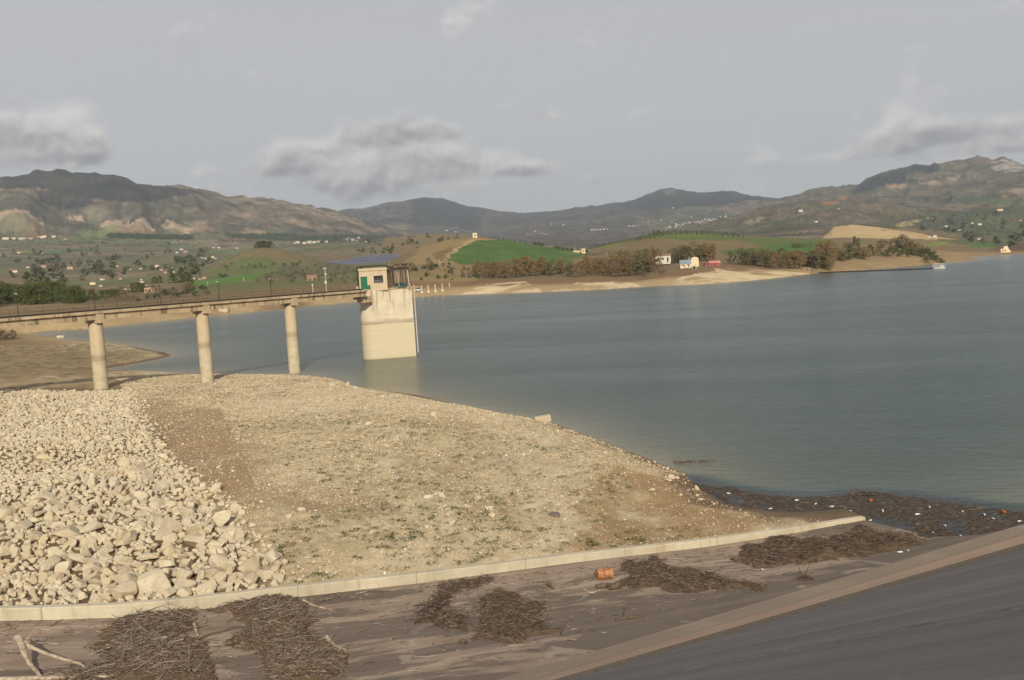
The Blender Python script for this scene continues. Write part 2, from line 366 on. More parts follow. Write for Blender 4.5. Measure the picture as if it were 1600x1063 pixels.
class MB:
    """collects shapes into one mesh"""
    def __init__(s): s.v = []; s.f = []; s.n = 0
    def add(s, V, F):
        s.v.append(np.asarray(V, float)); s.f += [tuple(int(i) + s.n for i in f) for f in F]; s.n += len(V); return s
    def box(s, c, size, rz=0., ax=None):
        hx, hy, hz = [q / 2 for q in size]
        V = np.array([[x, y, z] for z in (-hz, hz) for y in (-hy, hy) for x in (-hx, hx)])
        if ax is not None: V = V @ np.asarray(ax)
        else:
            ca, sa = math.cos(rz), math.sin(rz); V = V @ np.array([[ca, sa, 0], [-sa, ca, 0], [0, 0, 1]])
        return s.add(V + np.asarray(c), [(0, 2, 3, 1), (4, 5, 7, 6), (0, 1, 5, 4), (2, 6, 7, 3), (0, 4, 6, 2), (1, 3, 7, 5)])
    def beam(s, p, q, w, h):
        p, q = np.asarray(p, float), np.asarray(q, float); d = q - p; L = np.linalg.norm(d); d = d / L
        upv = np.array([0, 0, 1.]) if abs(d[2]) < .95 else np.array([1., 0, 0])
        side = np.cross(upv, d); side /= np.linalg.norm(side); u2 = np.cross(d, side)
        return s.box((p + q) / 2, (L, w, h), ax=[d, side, u2])
    def tube(s, pts, rad, k=8, caps=True):
        pts = np.asarray(pts, float); n = len(pts); rad = np.broadcast_to(np.asarray(rad, float), (n,))
        V = []; prev = None
        for i in range(n):
            d = pts[min(i + 1, n - 1)] - pts[max(i - 1, 0)]; d = d / (np.linalg.norm(d) + 1e-9)
            a = np.cross(d, [0, 0, 1.] if abs(d[2]) < .9 else [1., 0, 0]) if prev is None else prev - d * (prev @ d)
            a /= np.linalg.norm(a) + 1e-9; prev = a; b = np.cross(d, a)
            for j in range(k):
                th = 2 * math.pi * j / k; V.append(pts[i] + rad[i] * (math.cos(th) * a + math.sin(th) * b))
        Fc = [(i * k + j, i * k + (j + 1) % k, (i + 1) * k + (j + 1) % k, (i + 1) * k + j) for i in range(n - 1) for j in range(k)]
        if caps: Fc += [tuple(range(k - 1, -1, -1)), tuple((n - 1) * k + j for j in range(k))]
        return s.add(V, Fc)
    def prism(s, plan, z0, z1, scale_top=1.0):
        plan = np.asarray(plan, float); n = len(plan); c = plan.mean(0)
        top = c + (plan - c) * scale_top
        V = [(*p, z0) for p in plan] + [(*p, z1) for p in top]
        Fc = [(i, (i + 1) % n, n + (i + 1) % n, n + i) for i in range(n)] + [tuple(range(n - 1, -1, -1)), tuple(range(n, 2 * n))]
        return s.add(V, Fc)
    def mesh(s, name, smooth=False):
        me = bpy.data.meshes.new(name); me.from_pydata(np.concatenate(s.v).tolist(), [], s.f); me.update()
        if smooth:
            me.polygons.foreach_set('use_smooth', np.ones(len(me.polygons), bool)); me.set_sharp_from_angle(angle=R(40))
        return me
    def build(s, name, mat, parent=None, smooth=False): return new_obj(name, s.mesh(name, smooth), mat, parent)
def tag(o, label, cat, group=None):
    o['label'] = label; o['category'] = cat
    if group: o['group'] = group
    return o
def thing(name, label, cat, loc=(0, 0, 0), rz=0., group=None):
    o = bpy.data.objects.new(name, None); COL.objects.link(o); o.location = loc; o.rotation_euler = (0, 0, rz)
    o.empty_display_size = .5
    return tag(o, label, cat, group)
def struct(o, kind='structure'): o['kind'] = kind; return o
def copy_tree(o, parent=None):
    c = o.copy(); COL.objects.link(c)
    if parent is not None: c.parent = parent
    for ch in list(o.children): copy_tree(ch, c)
    return c
def hide_tree(o):
    for ch in list(o.children): hide_tree(ch)
    bpy.data.objects.remove(o)
ORD = 'first second third fourth fifth sixth seventh eighth ninth tenth eleventh twelfth thirteenth fourteenth fifteenth sixteenth seventeenth eighteenth nineteenth twentieth'.split()
TENS = ['', '', 'twenty', 'thirty', 'forty', 'fifty', 'sixty', 'seventy', 'eighty', 'ninety']
def ordinal(i):
    i += 1
    if i <= 20: return ORD[i - 1]
    return TENS[i // 10] + '-' + ORD[i % 10 - 1] if i % 10 else TENS[i // 10][:-1] + 'ieth'

# ------------------------------------------------------------------ materials
def mat(name, fn):
    mt = bpy.data.materials.new(name); mt.use_nodes = True; g = NT(mt.node_tree)
    p = g.n('ShaderNodeBsdfPrincipled', ins={'Roughness': .85, 'Specular IOR Level': .25})
    g.n('ShaderNodeOutputMaterial', ins={0: p.outputs[0]})
    fn(g, p); return mt
def bump(g, p, h, strength=.5, dist=.1):
    b = g.n('ShaderNodeBump', ins={'Strength': strength, 'Distance': dist, 'Height': h}); g.t.links.new(b.outputs[0], p.inputs['Normal'])
def pos(g): return g.n('ShaderNodeNewGeometry').outputs['Position']
def objc(g): return g.n('ShaderNodeTexCoord').outputs['Object']
def setc(g, p, c): g.t.links.new(c, p.inputs['Base Color'])
def m_plain(name, col, rough=.8, var=.25, scale=3., metal=0., obj=True):
    def f(g, p):
        v = g.noise(objc(g) if obj else pos(g), scale, 5, .6)
        a = tuple(c * (1 - var) for c in col); b = tuple(min(1, c * (1 + var)) for c in col)
        setc(g, p, g.mix(g.mapr(v, .3, .7), a, b)); p.inputs['Roughness'].default_value = rough; p.inputs['Metallic'].default_value = metal
    return mat(name, f)
def f_cover(sc1, sc2, k, bst, bd):
    def f(g, p):
        P = pos(g); c = g.n('ShaderNodeAttribute', attribute_name='cover').outputs['Color']
        a = g.noise(P, sc1, 6, .65); b = g.noise(P, sc2, 4, .6)
        v = g.math('ADD', g.math('MULTIPLY', a, .6), g.math('MULTIPLY', b, .4))
        v = g.mapr(v, .28, .72, 1 - k, 1 + k)
        cc = g.n('ShaderNodeCombineColor', ins={0: v, 1: v, 2: v}).outputs[0]
        setc(g, p, g.mix(1.0, c, cc, 'MULTIPLY')); p.inputs['Roughness'].default_value = .95; p.inputs['Specular IOR Level'].default_value = .1
        if bst: bump(g, p, v, bst, bd)
    return f
M_GROUND = mat('gravel_ground', f_cover(.9, 7.0, .32, .6, .08))
M_HILL = mat('hill_cover', f_cover(.06, .5, .26, .35, .6))
M_MOUNT = mat('mountain_cover', f_cover(.008, .045, .42, .6, 10.))
def f_conc(g, p):
    P = pos(g); a = g.noise(P, .6, 6, .6); d = g.noise(g.vmul(P, (2.5, 2.5, .15)), .9, 5, .6); s = g.noise(P, 9, 4, .6)
    c = g.mix(g.mapr(a, .35, .7), (.42, .335, .215), (.53, .43, .285)); c = g.mix(g.mapr(d, .56, .72, 0, .5), c, (.25, .19, .12)); c = g.mix(g.mapr(s, .5, .8, 0, .2), c, (.28, .22, .15))
    setc(g, p, c); bump(g, p, s, .3, .03)
M_CONC = mat('weathered_concrete', f_conc)
def f_tower(g, p):
    P = pos(g); z = g.n('ShaderNodeSeparateXYZ', ins={0: P}).outputs[2]
    nz_ = g.noise(P, .5, 5, .6); zz = g.math('ADD', z, g.math('MULTIPLY', nz_, .5))
    lines = g.noise(g.vmul(P, (.15, .15, 3.2)), 1.0, 4, .6)
    a = g.noise(P, .8, 6, .6); vert = g.noise(g.vmul(P, (1.6, 1.6, .10)), 1.0, 5, .62)
    c = g.mix(g.mapr(a, .35, .7), (.50, .43, .32), (.585, .51, .385))
    c = g.mix(g.mapr(lines, .52, .72, 0, .35), c, (.40, .31, .19))
    band = g.math('MULTIPLY', g.mapr(zz, 6.15, 6.45), g.mapr(zz, 6.75, 7.2, 1, 0))
    c = g.mix(g.math('MULTIPLY', band, g.mapr(lines, .35, .6, .25, .8)), c, (.23, .185, .12))
    low = g.mapr(zz, 6.0, 6.5, .45, 0.0); c = g.mix(g.math('MULTIPLY', low, g.mapr(a, .3, .6, .4, 1)), c, (.42, .35, .20))
    fw = g.math('ABSOLUTE', g.math('SUBTRACT', g.math('FRACT', g.math('MULTIPLY', z, .8)), .5)); c = g.mix(g.mapr(fw, .47, .5, 0, .35), c, (.36, .28, .18))
    foot = g.mapr(zz, .75, .2, 0, .6); c = g.mix(foot, c, (.36, .31, .18))
    st = g.math('MULTIPLY', g.mapr(vert, .52, .60), g.mapr(z, 7.2, 11.0, 0, .8)); c = g.mix(st, c, (.25, .185, .10))
    setc(g, p, c); bump(g, p, g.noise(P, 6, 4, .6), .25, .03)
M_TOWER = mat('tower_concrete', f_tower)
def f_pier(g, p):
    P = pos(g); z = g.n('ShaderNodeSeparateXYZ', ins={0: P}).outputs[2]
    a = g.noise(P, 1.1, 6, .6); vert = g.noise(g.vmul(P, (2.2, 2.2, .08)), 1.0, 5, .6); zz = g.math('ADD', z, g.math('MULTIPLY', a, .35))
    c = g.mix(g.mapr(a, .35, .7), (.38, .315, .215), (.49, .41, .29))
    c = g.mix(g.mapr(zz, 6.0, 6.8, 0, .5), c, (.48, .375, .24))
    c = g.mix(g.math('MULTIPLY', g.math('MULTIPLY', g.mapr(zz, 5.7, 6.0), g.mapr(zz, 6.5, 6.9, 1, 0)), .5), c, (.22, .17, .11))
    c = g.mix(g.math('MULTIPLY', g.mapr(vert, .54, .7, 0, .55), g.mapr(z, 3, 10, .3, 1)), c, (.26, .20, .12))
    c = g.mix(g.math('MULTIPLY', g.mapr(zz, 5.9, 3.5, 0, .45), g.mapr(a, .4, .6)), c, (.48, .44, .31))
    setc(g, p, c); bump(g, p, g.noise(P, 7, 4, .6), .25, .03)
M_PIER = mat('pier_concrete', f_pier)
def f_deck(g, p):
    P = pos(g); a = g.noise(P, .7, 6, .6); vert = g.noise(g.vmul(P, (1.3, 1.3, .12)), 1.0, 6, .66)
    c = g.mix(g.mapr(a, .35, .7), (.34, .255, .155), (.50, .39, .25)); c = g.mix(g.mapr(vert, .53, .64, 0, .85), c, (.085, .06, .04))
    setc(g, p, c)
M_DECK = mat('stained_concrete', f_deck)
M_WALL = mat('hut_render', lambda g, p: (lambda P: setc(g, p, g.mix(g.mapr(g.noise(g.vmul(P, (2.5, 2.5, .35)), 1.0, 6, .65), .5, .75, 0, .55), g.mix(g.mapr(g.noise(P, 1.2, 5), .35, .7), (.44, .35, .235), (.51, .415, .285)), (.30, .205, .12))))(pos(g)))
M_BRICK = m_plain('bare_masonry', (.30, .185, .115), .9, .35, 4)
M_GREEN = m_plain('green_paint', (.012, .12, .06), .55, .2, 3)
M_RUST = mat('rust', lambda g, p: (lambda P: (setc(g, p, g.mix(g.mapr(g.noise(P, 5, 6, .7), .42, .6), (.27, .095, .035), (.40, .23, .12))), bump(g, p, g.noise(P, 14, 4), .3, .02)))(objc(g)))
M_DARK = m_plain('dark_pipe', (.03, .022, .018), .6, .4, 3)
M_RAIL = m_plain('rusty_rail', (.06, .045, .035), .7, .4, 3)
M_STEEL = m_plain('galvanised_steel', (.42, .43, .43), .5, .15, 3, .3)
M_PIPE = m_plain('pale_pipe', (.52, .43, .33), .6, .2, 3)
M_TEAL = m_plain('teal_paint', (.018, .06, .07), .5, .4, 3)
M_GLASS = m_plain('dusty_glass', (.10, .10, .10), .2, .3, 2)
M_WHITE = m_plain('white_render', (.50, .465, .40), .85, .12, .6)
M_CREAM = m_plain('cream_render', (.62, .50, .34), .85, .15, .6)
M_PINK = m_plain('pink_render', (.40, .27, .20), .85, .2, .6)
M_ROOF = m_plain('roof_tiles', (.24, .135, .095), .85, .25, .8)
M_REDROOF = m_plain('red_sheet', (.26, .075, .06), .6, .2, .5)
M_GREYROOF = m_plain('grey_sheet', (.20, .23, .27), .6, .15, .5)
M_DARKWIN = m_plain('dark_opening', (.03, .028, .025), .5, .2, 1)
M_CARW = m_plain('car_paint', (.62, .62, .62), .3, .05, 1)
M_TYRE = m_plain('tyre_rubber', (.02, .02, .02), .8, .1, 1)
def f_wood(g, p):
    P = objc(g); c = g.n('ShaderNodeAttribute', attribute_name='cover').outputs['Color']
    setc(g, p, c); p.inputs['Roughness'].default_value = .9
M_TWIG = mat('weathered_twigs', f_wood)
M_LOG = mat('bleached_wood', lambda g, p: (lambda P: (setc(g, p, g.mix(g.mapr(g.noise(g.vmul(P, (1, 1, 1)), 6, 6, .7), .35, .65), (.20, .145, .10), (.46, .38, .29))), bump(g, p, g.noise(P, 12, 5), .5, .03)))(objc(g)))
def f_stone(g, p):
    P = pos(g); oi = g.n('ShaderNodeObjectInfo').outputs['Random']
    a = g.noise(P, 1.1, 6, .65); b = g.noise(P, 9, 5, .65); v = g.math('ADD', g.math('MULTIPLY', a, .55), g.math('MULTIPLY', b, .45))
    c = g.mix(g.mapr(v, .36, .64), (.39, .325, .22), (.57, .49, .36)); c = g.mix(g.mapr(g.noise(P, .45, 3), .48, .64, 0, .55), c, (.43, .335, .20))
    c = g.mix(g.math('MULTIPLY', g.math('MULTIPLY', oi, oi), .55), c, (.36, .29, .20)); setc(g, p, c); bump(g, p, b, .55, .06)
M_STONE = mat('limestone', f_stone)
def f_pebble(g, p):
    c = g.n('ShaderNodeAttribute', attribute_name='cover').outputs['Color']
    setc(g, p, c); p.inputs['Roughness'].default_value = .95
M_PEBBLE = mat('pebbles', f_pebble)
def m_leaf(name, c1, c2, c3, obj_var=.3):
    def f(g, p):
        P = pos(g); a = g.noise(P, .45, 3, .6); b = g.noise(P, 3.0, 3, .6); oi = g.n('ShaderNodeObjectInfo').outputs['Random']
        c = g.mix(g.mapr(a, .35, .65), c1, c2); c = g.mix(g.mapr(b, .45, .75, 0, .6), c, c3); c = g.mix(g.math('MULTIPLY', oi, obj_var), c, c2)
        setc(g, p, c); p.inputs['Roughness'].default_value = .8; p.inputs['Specular IOR Level'].default_value = .1
    return mat(name, f)
M_RUSSET = m_leaf('russet_leaves', (.17, .118, .055), (.225, .150, .066), (.125, .105, .050))
M_OLIVEG = m_leaf('dull_green_leaves', (.10, .095, .048), (.14, .12, .056), (.07, .078, .036))
M_PINE = m_leaf('pine_needles', (.060, .078, .026), (.105, .115, .036), (.034, .048, .018))
M_OLIVE = m_leaf('olive_leaves', (.075, .085, .045), (.11, .115, .065), (.05, .06, .03))
M_DGREEN = m_leaf('dark_green_leaves', (.05, .07, .032), (.07, .09, .038), (.036, .046, .024))
M_YGREEN = m_leaf('fresh_green_leaves', (.068, .088, .034), (.10, .115, .042), (.045, .058, .024))
M_BARE = m_leaf('bare_branches', (.12, .085, .06), (.17, .12, .085), (.08, .06, .045))
M_BARK = m_plain('bark', (.15, .115, .075), .9, .3, 2)
M_WEED = m_leaf('weeds', (.046, .068, .014), (.070, .092, .020), (.030, .040, .010))
M_PLASTIC = m_plain('litter_plastic', (.62, .62, .60), .5, .15, 2)
M_ORANGE = m_plain('orange_plastic', (.42, .13, .05), .6, .2, 2)

# ------------------------------------------------------------------ ground, hills and mountains
azs = np.concatenate([np.linspace(R(-48), R(-31.5), 70), np.linspace(R(-31.4), R(31.4), 1010), np.linspace(R(31.5), R(48), 70)])
rs = np.concatenate([np.geomspace(25, 200, 600), np.geomspace(200.8, 1500, 430), np.geomspace(1508, 11500, 330)])
AZ, RR = np.meshgrid(azs, rs)
GX, GY = RR * np.sin(AZ), RR * np.cos(AZ)
GZ = H_fn(GX.ravel(), GY.ravel()).reshape(GX.shape)

def lerp(c, col, wgt): return c + (np.asarray(col) - c) * np.asarray(wgt)[..., None]
def cover(x, y, z):
    """land cover colour of every ground vertex"""
    r = np.hypot(x, y); px, py = proj(np.stack([x, y, z], -1))
    def pick(fn):            # noise at a grain that suits the near bank, the hills and the mountains
        return np.where(r < 262, fn(1.6), np.where(r < 2400, fn(24.), fn(150.)))
    jx = pick(lambda s: fbm(x / s, y / s, 91, 6, .66) - .5); jy = pick(lambda s: fbm(x / s, y / s, 95, 6, .66) - .5)
    n0 = pick(lambda s: fbm(x / s / 2.6, y / s / 2.6, 1, 6, .6)); n1 = pick(lambda s: fbm(x / s * 1.6, y / s * 1.6, 2, 5, .6)); n2 = pick(lambda s: fbm(x / s / 1.2, y / s / 1.2, 3, 5, .6))
    wn = _hash((x * 977).astype(np.int64), (y * 991).astype(np.int64), 3) - .5
    near_ = r < 262
    px = px + np.where(near_, 110, 34) * jx + np.where(near_, 16, 2) * wn; py = py + np.where(near_, 60, 9) * jy + np.where(near_, 8, .6) * wn
    C = np.zeros(x.shape + (3,)); C[:] = (.17, .125, .068)
    def reg(poly, col, rmin, rmax, a=1., nz=None):
        nonlocal C
        mk = in_poly(px, py, poly) & (r > rmin) & (r < rmax)
        wgt = mk * a
        if nz is not None: wgt = wgt * sstep(nz[0], nz[1], n1)
        C = lerp(C, col, wgt)
    # ---- mountains
    f = r > 2400
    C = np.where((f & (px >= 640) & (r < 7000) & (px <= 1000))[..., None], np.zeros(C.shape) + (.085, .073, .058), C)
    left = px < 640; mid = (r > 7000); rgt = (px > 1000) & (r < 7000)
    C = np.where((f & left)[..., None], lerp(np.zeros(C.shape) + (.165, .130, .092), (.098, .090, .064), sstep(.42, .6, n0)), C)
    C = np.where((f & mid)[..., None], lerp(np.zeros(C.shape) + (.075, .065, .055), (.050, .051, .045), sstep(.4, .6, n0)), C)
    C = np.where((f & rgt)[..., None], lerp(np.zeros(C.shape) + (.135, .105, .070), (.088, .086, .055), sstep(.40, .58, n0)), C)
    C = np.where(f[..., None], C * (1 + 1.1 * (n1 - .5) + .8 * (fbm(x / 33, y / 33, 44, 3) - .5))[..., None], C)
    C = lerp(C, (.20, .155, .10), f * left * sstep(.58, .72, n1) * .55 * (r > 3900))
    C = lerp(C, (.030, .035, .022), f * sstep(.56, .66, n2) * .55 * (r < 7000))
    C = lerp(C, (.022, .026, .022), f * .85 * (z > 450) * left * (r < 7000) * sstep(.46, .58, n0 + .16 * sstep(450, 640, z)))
    # upper forest left, cliffs
    reg([(0, 278), (90, 262), (200, 272), (260, 290), (320, 300), (215, 318), (150, 310), (120, 305), (60, 292), (0, 296)], (.026, .030, .027), 3900, 6000, .85)
    reg([(60, 296), (130, 300), (150, 318), (110, 326), (70, 318)], (.024, .028, .026), 3900, 6000, .8)
    for poly in ([(-20, 335), (12, 326), (40, 330), (60, 346), (76, 356), (50, 362), (0, 360), (-20, 360)], [(158, 354), (170, 346), (186, 346), (200, 352), (215, 343), (226, 342), (240, 362), (215, 366), (180, 362)],
                 [(252, 358), (262, 344), (285, 352), (300, 358), (290, 368), (262, 366)], [(100, 338), (135, 338), (130, 344), (105, 344)]):
        reg(poly, (.34, .25, .17), 3500, 4600, .9); reg(poly, (.46, .34, .24), 3500, 4600, .8, (.42, .6))
    reg([(290, 345), (420, 350), (420, 372), (300, 372)], (.34, .24, .15), 3700, 5200, .55, (.45, .6))
    reg([(380, 300), (560, 340), (560, 360), (380, 340)], (.30, .23, .16), 3900, 5300, .6, (.56, .7))
    reg([(350, 364), (640, 366), (640, 378), (480, 380), (350, 372)], (.030, .036, .024), 2900, 5300, .85, (.36, .46))
    reg([(170, 366), (300, 369), (300, 375), (170, 371)], (.030, .036, .024), 2900, 4600, .7, (.4, .5))
    reg([(530, 345), (640, 366), (600, 360)], (.16, .13, .095), 3900, 5600, .6)
    # dark wooded middle ridges with paler rock
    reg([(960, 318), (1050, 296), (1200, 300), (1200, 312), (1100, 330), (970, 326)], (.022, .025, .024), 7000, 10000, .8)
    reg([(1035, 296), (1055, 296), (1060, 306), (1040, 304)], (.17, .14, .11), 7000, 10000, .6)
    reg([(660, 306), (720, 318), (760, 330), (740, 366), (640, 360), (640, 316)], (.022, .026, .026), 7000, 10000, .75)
    # right mountain
    reg([(1330, 300), (1345, 288), (1365, 276), (1405, 264), (1450, 254), (1462, 256), (1466, 270), (1440, 272), (1415, 266), (1420, 282), (1380, 290), (1350, 302)], (.020, .025, .022), 4500, 7000, .92)
    reg([(1405, 276), (1440, 282), (1488, 272), (1486, 278), (1440, 284), (1400, 288)], (.024, .03, .024), 4500, 7000, .8)
    reg([(1440, 280), (1500, 274), (1500, 286), (1440, 288)], (.36, .28, .22), 4500, 7000, .6, (.45, .6))
    reg([(1545, 266), (1566, 246), (1590, 254), (1610, 262), (1590, 268), (1550, 272)], (.34, .30, .26), 4500, 7000, .75, (.42, .58))
    reg([(1380, 290), (1420, 288), (1415, 294), (1385, 296)], (.38, .24, .16), 4500, 7000, .7)
    for poly in ([(1280, 317), (1310, 316), (1308, 320), (1284, 321)], [(1308, 306), (1326, 305), (1322, 312), (1308, 312)]): reg(poly, (.34, .15, .07), 3300, 7000, .7)
    reg([(1160, 345), (1200, 337), (1190, 344), (1165, 352)], (.26, .20, .12), 3000, 4400, .7)
    reg([(1560, 300), (1620, 290), (1620, 312), (1570, 316)], (.30, .20, .13), 3000, 6000, .6, (.42, .55))
    reg([(1500, 306), (1620, 312), (1620, 322), (1560, 322)], (.06, .10, .03), 2400, 6000, .6)
    # ---- valley on the left: patchwork of fields
    v = (r > 640) & (r < 3950) & (px < 600)
    fx, fy = np.floor(x / 130 + 1.2 * (n0 - .5)), np.floor(y / 210 + 1.3 * (n2 - .5)); hh = _hash(fx.astype(np.int64), fy.astype(np.int64), 5)
    pal = np.array([(.165, .130, .076), (.115, .118, .058), (.135, .140, .064), (.19, .135, .086), (.140, .130, .074), (.105, .108, .060), (.21, .17, .105), (.120, .155, .060)])
    C = np.where(v[..., None], lerp(C, pal[(hh * 7.99).astype(int)], np.ones(x.shape) * .75), C)
    C = lerp(C, (.032, .040, .022), v * sstep(.56, .64, n1) * .6)
    reg([(40, 413), (100, 408), (104, 416), (60, 422), (40, 420)], (.13, .075, .05), 1000, 3000, .7)
    reg([(300, 440), (380, 430), (450, 420), (455, 426), (400, 436), (330, 446), (300, 448)], (.075, .17, .03), 640, 2000, .9)
    reg([(330, 428), (350, 412), (400, 402), (450, 412), (440, 420), (380, 428), (330, 436)], (.105, .125, .040), 900, 1750, .85)
    reg([(340, 410), (390, 388), (440, 388), (500, 408), (470, 412), (400, 400)], (.165, .125, .062), 900, 1750, .85)
    reg([(300, 446), (400, 438), (560, 432), (560, 450), (300, 460)], (.10, .115, .045), 500, 1100, .7)
    reg([(440, 420), (500, 412), (560, 416), (560, 446), (420, 440), (400, 432)], (.11, .10, .05), 700, 1500, .85)
    reg([(120, 452), (300, 448), (300, 470), (120, 476)], (.13, .10, .055), 380, 1000, .7)
    reg([(0, 470), (100, 474), (140, 478), (0, 492)], (.20, .15, .085), 280, 700, .9)
    # ---- hill with the green field
    reg([(560, 455), (620, 420), (660, 384), (700, 372), (745, 366), (790, 372), (740, 440), (690, 452)], (.235, .170, .082), 560, 1200, .95)
    reg([(620, 420), (640, 432), (760, 432), (730, 408), (690, 412), (650, 414)], (.19, .14, .068), 560, 1000, .8)
    reg([(728, 376), (742, 372), (744, 376), (726, 385), (716, 395), (704, 402), (694, 404), (710, 392)], (.33, .25, .135), 600, 1200, .8)
    reg([(676, 400), (705, 386), (712, 392), (700, 398), (682, 409)], (.10, .075, .04), 600, 1200, .6)
    reg([(694, 404), (715, 396), (728, 384), (744, 376), (790, 372), (880, 386), (915, 392), (916, 398), (880, 412), (800, 414), (720, 412)], (.060, .110, .030), 600, 1250, .97)
    reg([(694, 404), (744, 376), (790, 372), (880, 386), (915, 392), (880, 412), (800, 414)], (.095, .145, .045), 600, 1250, .55, (.46, .66))
    reg([(724, 384), (760, 378), (765, 390), (730, 396)], (.085, .135, .03), 600, 1200, .5, (.45, .6))
    reg([(876, 392), (915, 392), (920, 402), (890, 410)], (.10, .125, .045), 600, 1250, .7)
    # orchard hill
    reg([(905, 404), (940, 392), (1000, 372), (1060, 368), (1160, 372), (1300, 376), (1300, 384), (1200, 388), (1120, 390), (1000, 392)], (.165, .125, .062), 760, 1300, .95)
    reg([(1000, 369), (1150, 369), (1290, 374), (1290, 385), (1180, 382), (1160, 376), (1000, 372)], (.085, .115, .035), 760, 1300, .85)
    reg([(905, 396), (940, 382), (1000, 364), (1060, 358), (1150, 364), (1160, 371), (1060, 370), (1000, 372), (960, 382), (920, 393)], (.12, .155, .045), 820, 1300, .95)
    reg([(910, 392), (1000, 366), (1004, 370), (960, 382), (920, 392)], (.30, .29, .05), 820, 1300, .5, (.44, .6))
    reg([(1120, 392), (1220, 382), (1300, 374), (1300, 392), (1150, 402)], (.055, .13, .025), 640, 1300, .9)
    reg([(905, 396), (1000, 391), (1110, 388), (1110, 391), (1000, 394), (920, 400)], (.07, .055, .03), 760, 1300, .6)
    # sand hill and right valley
    reg([(1282, 372), (1300, 355), (1330, 350), (1372, 354), (1412, 360), (1480, 370), (1500, 374), (1400, 374), (1300, 376)], (.42, .305, .165), 1200, 2000, .95)
    reg([(1398, 352), (1440, 342), (1456, 339), (1430, 352), (1410, 356)], (.36, .285, .14), 1500, 4000, .9)
    vr = (r > 1300) & (r < 3700) & (px > 1380); pal2 = np.array([(.08, .095, .04), (.11, .09, .05), (.07, .09, .035), (.13, .10, .055), (.09, .11, .04), (.065, .075, .035)])
    C = np.where(vr[..., None] & (~in_poly(px, py, [(1282, 376), (1300, 352), (1500, 336), (1500, 376)]))[..., None], lerp(C, pal2[(hh * 5.99).astype(int)], np.ones(x.shape) * .8), C)
    C = lerp(C, (.033, .042, .022), vr * sstep(.55, .63, n1) * .6)
    reg([(1450, 380), (1478, 377), (1482, 381), (1455, 384)], (.16, .20, .04), 700, 2500, .85)
    reg([(1510, 381), (1550, 379), (1552, 387), (1512, 388)], (.075, .14, .03), 650, 2500, .8)
    reg([(1560, 386), (1620, 376), (1620, 390), (1540, 394)], (.105, .055, .04), 650, 2500, .8)
    # ---- knoll, far beaches
    sd = np.full(x.shape, 500.); q = r < 1000; sd[q] = sd_poly(x[q], y[q], LAKE)
    fb = (r > 260) & (r < 900)
    reg([(1100, 430), (1300, 408), (1340, 380), (1420, 384), (1500, 396), (1480, 402), (1300, 420)], (.20, .145, .070), 560, 900, .9)
    C = lerp(C, (.185, .115, .062), fb * sstep(75, 45, sd) * .85)
    C = lerp(C, (.36, .265, .145), fb * sstep(34, 12, sd + 14 * (n0 - .5)) * .9 * sstep(.28, .46, n0 + .12 * (px > 600)))
    bright = np.zeros(x.shape, bool)
    for poly in ([(1045, 446), (1060, 432), (1120, 420), (1180, 420), (1262, 428), (1240, 434), (1170, 441), (1100, 446)], [(690, 462), (740, 446), (820, 440), (840, 452), (850, 458)], [(860, 456), (900, 441), (960, 440), (1010, 446), (960, 452)]): bright |= in_poly(px, py, poly)
    C = lerp(C, (.56, .44, .27), bright * fb * sstep(.36, .52, n1) * .85)
    C = lerp(C, (.235, .165, .09), fb * (px > 1262) * (sd < 40) * (sd > 0) * .8)
    C = lerp(C, (.15, .115, .06), fb * (px < 580) * sstep(8, 20, sd) * sstep(70, 40, sd) * .6)
    # ---- near bank
    nb = r < 262
    N0 = fbm(x / 5.5, y / 9, 51, 5); N1 = fbm(x / 1.1, y / 1.6, 53, 4); N2 = fbm(x / 16, y / 16, 55, 4); N3 = fbm(x / .35, y / .5, 57, 3)
    base = lerp(np.zeros(C.shape) + (.385, .305, .18), (.475, .39, .25), sstep(.35, .65, N0))
    base = lerp(base, (.30, .215, .115), sstep(.52, .70, N1) * .55)
    base = lerp(base, (.56, .47, .33), sstep(.56, .74, N3) * .55)
    strand = fbm(z * 7.5 + 1.2 * N0, x * 0 + .5, 88, 3); base = lerp(base, (.26, .185, .105), sstep(.54, .70, strand) * .45 * sstep(30, 12, sd)); base = lerp(base, (.54, .455, .32), sstep(.46, .34, strand) * .5 * sstep(30, 12, sd))
    C = np.where(nb[..., None], base, C)
    def nreg(poly, col, a, th=(.30, .55), fld=None):
        nonlocal C
        wgt = np.zeros(x.shape); wgt[nb] = sstep(-26, 22, -sd_poly(px[nb], py[nb] * 1.6, np.asarray(poly, float) * [1, 1.6]))
        C = lerp(C, col, wgt * a * sstep(th[0], th[1], (N0 if fld is None else fld)))
    nreg([(195, 622), (330, 622), (345, 650), (385, 690), (400, 760), (350, 800), (300, 770), (250, 700), (215, 660)], (.265, .175, .105), .85, (.22, .5))
    nreg([(195, 622), (300, 625), (420, 680), (430, 780), (380, 850), (330, 790), (260, 710)], (.30, .205, .115), .7, (.38, .6))
    nreg([(300, 598), (520, 590), (560, 600), (520, 604), (340, 606)], (.20, .125, .07), .85, (.30, .45), N2)
    nreg([(420, 640), (520, 634), (680, 640), (640, 655), (460, 660)], (.27, .185, .10), .7, (.4, .55))
    nreg([(420, 772), (560, 772), (600, 800), (560, 806), (440, 800)], (.24, .16, .09), .75, (.32, .5))
    nreg([(960, 730), (1075, 745), (1110, 790), (1222, 815), (1230, 826), (1080, 850), (870, 868), (850, 866), (930, 835), (900, 790)], (.285, .185, .095), .9, (.25, .45))
    nreg([(880, 770), (990, 745), (1060, 790), (960, 810)], (.26, .165, .085), .75, (.4, .55))
    nreg([(720, 700), (880, 700), (900, 760), (760, 780)], (.36, .29, .185), .6, (.35, .6))
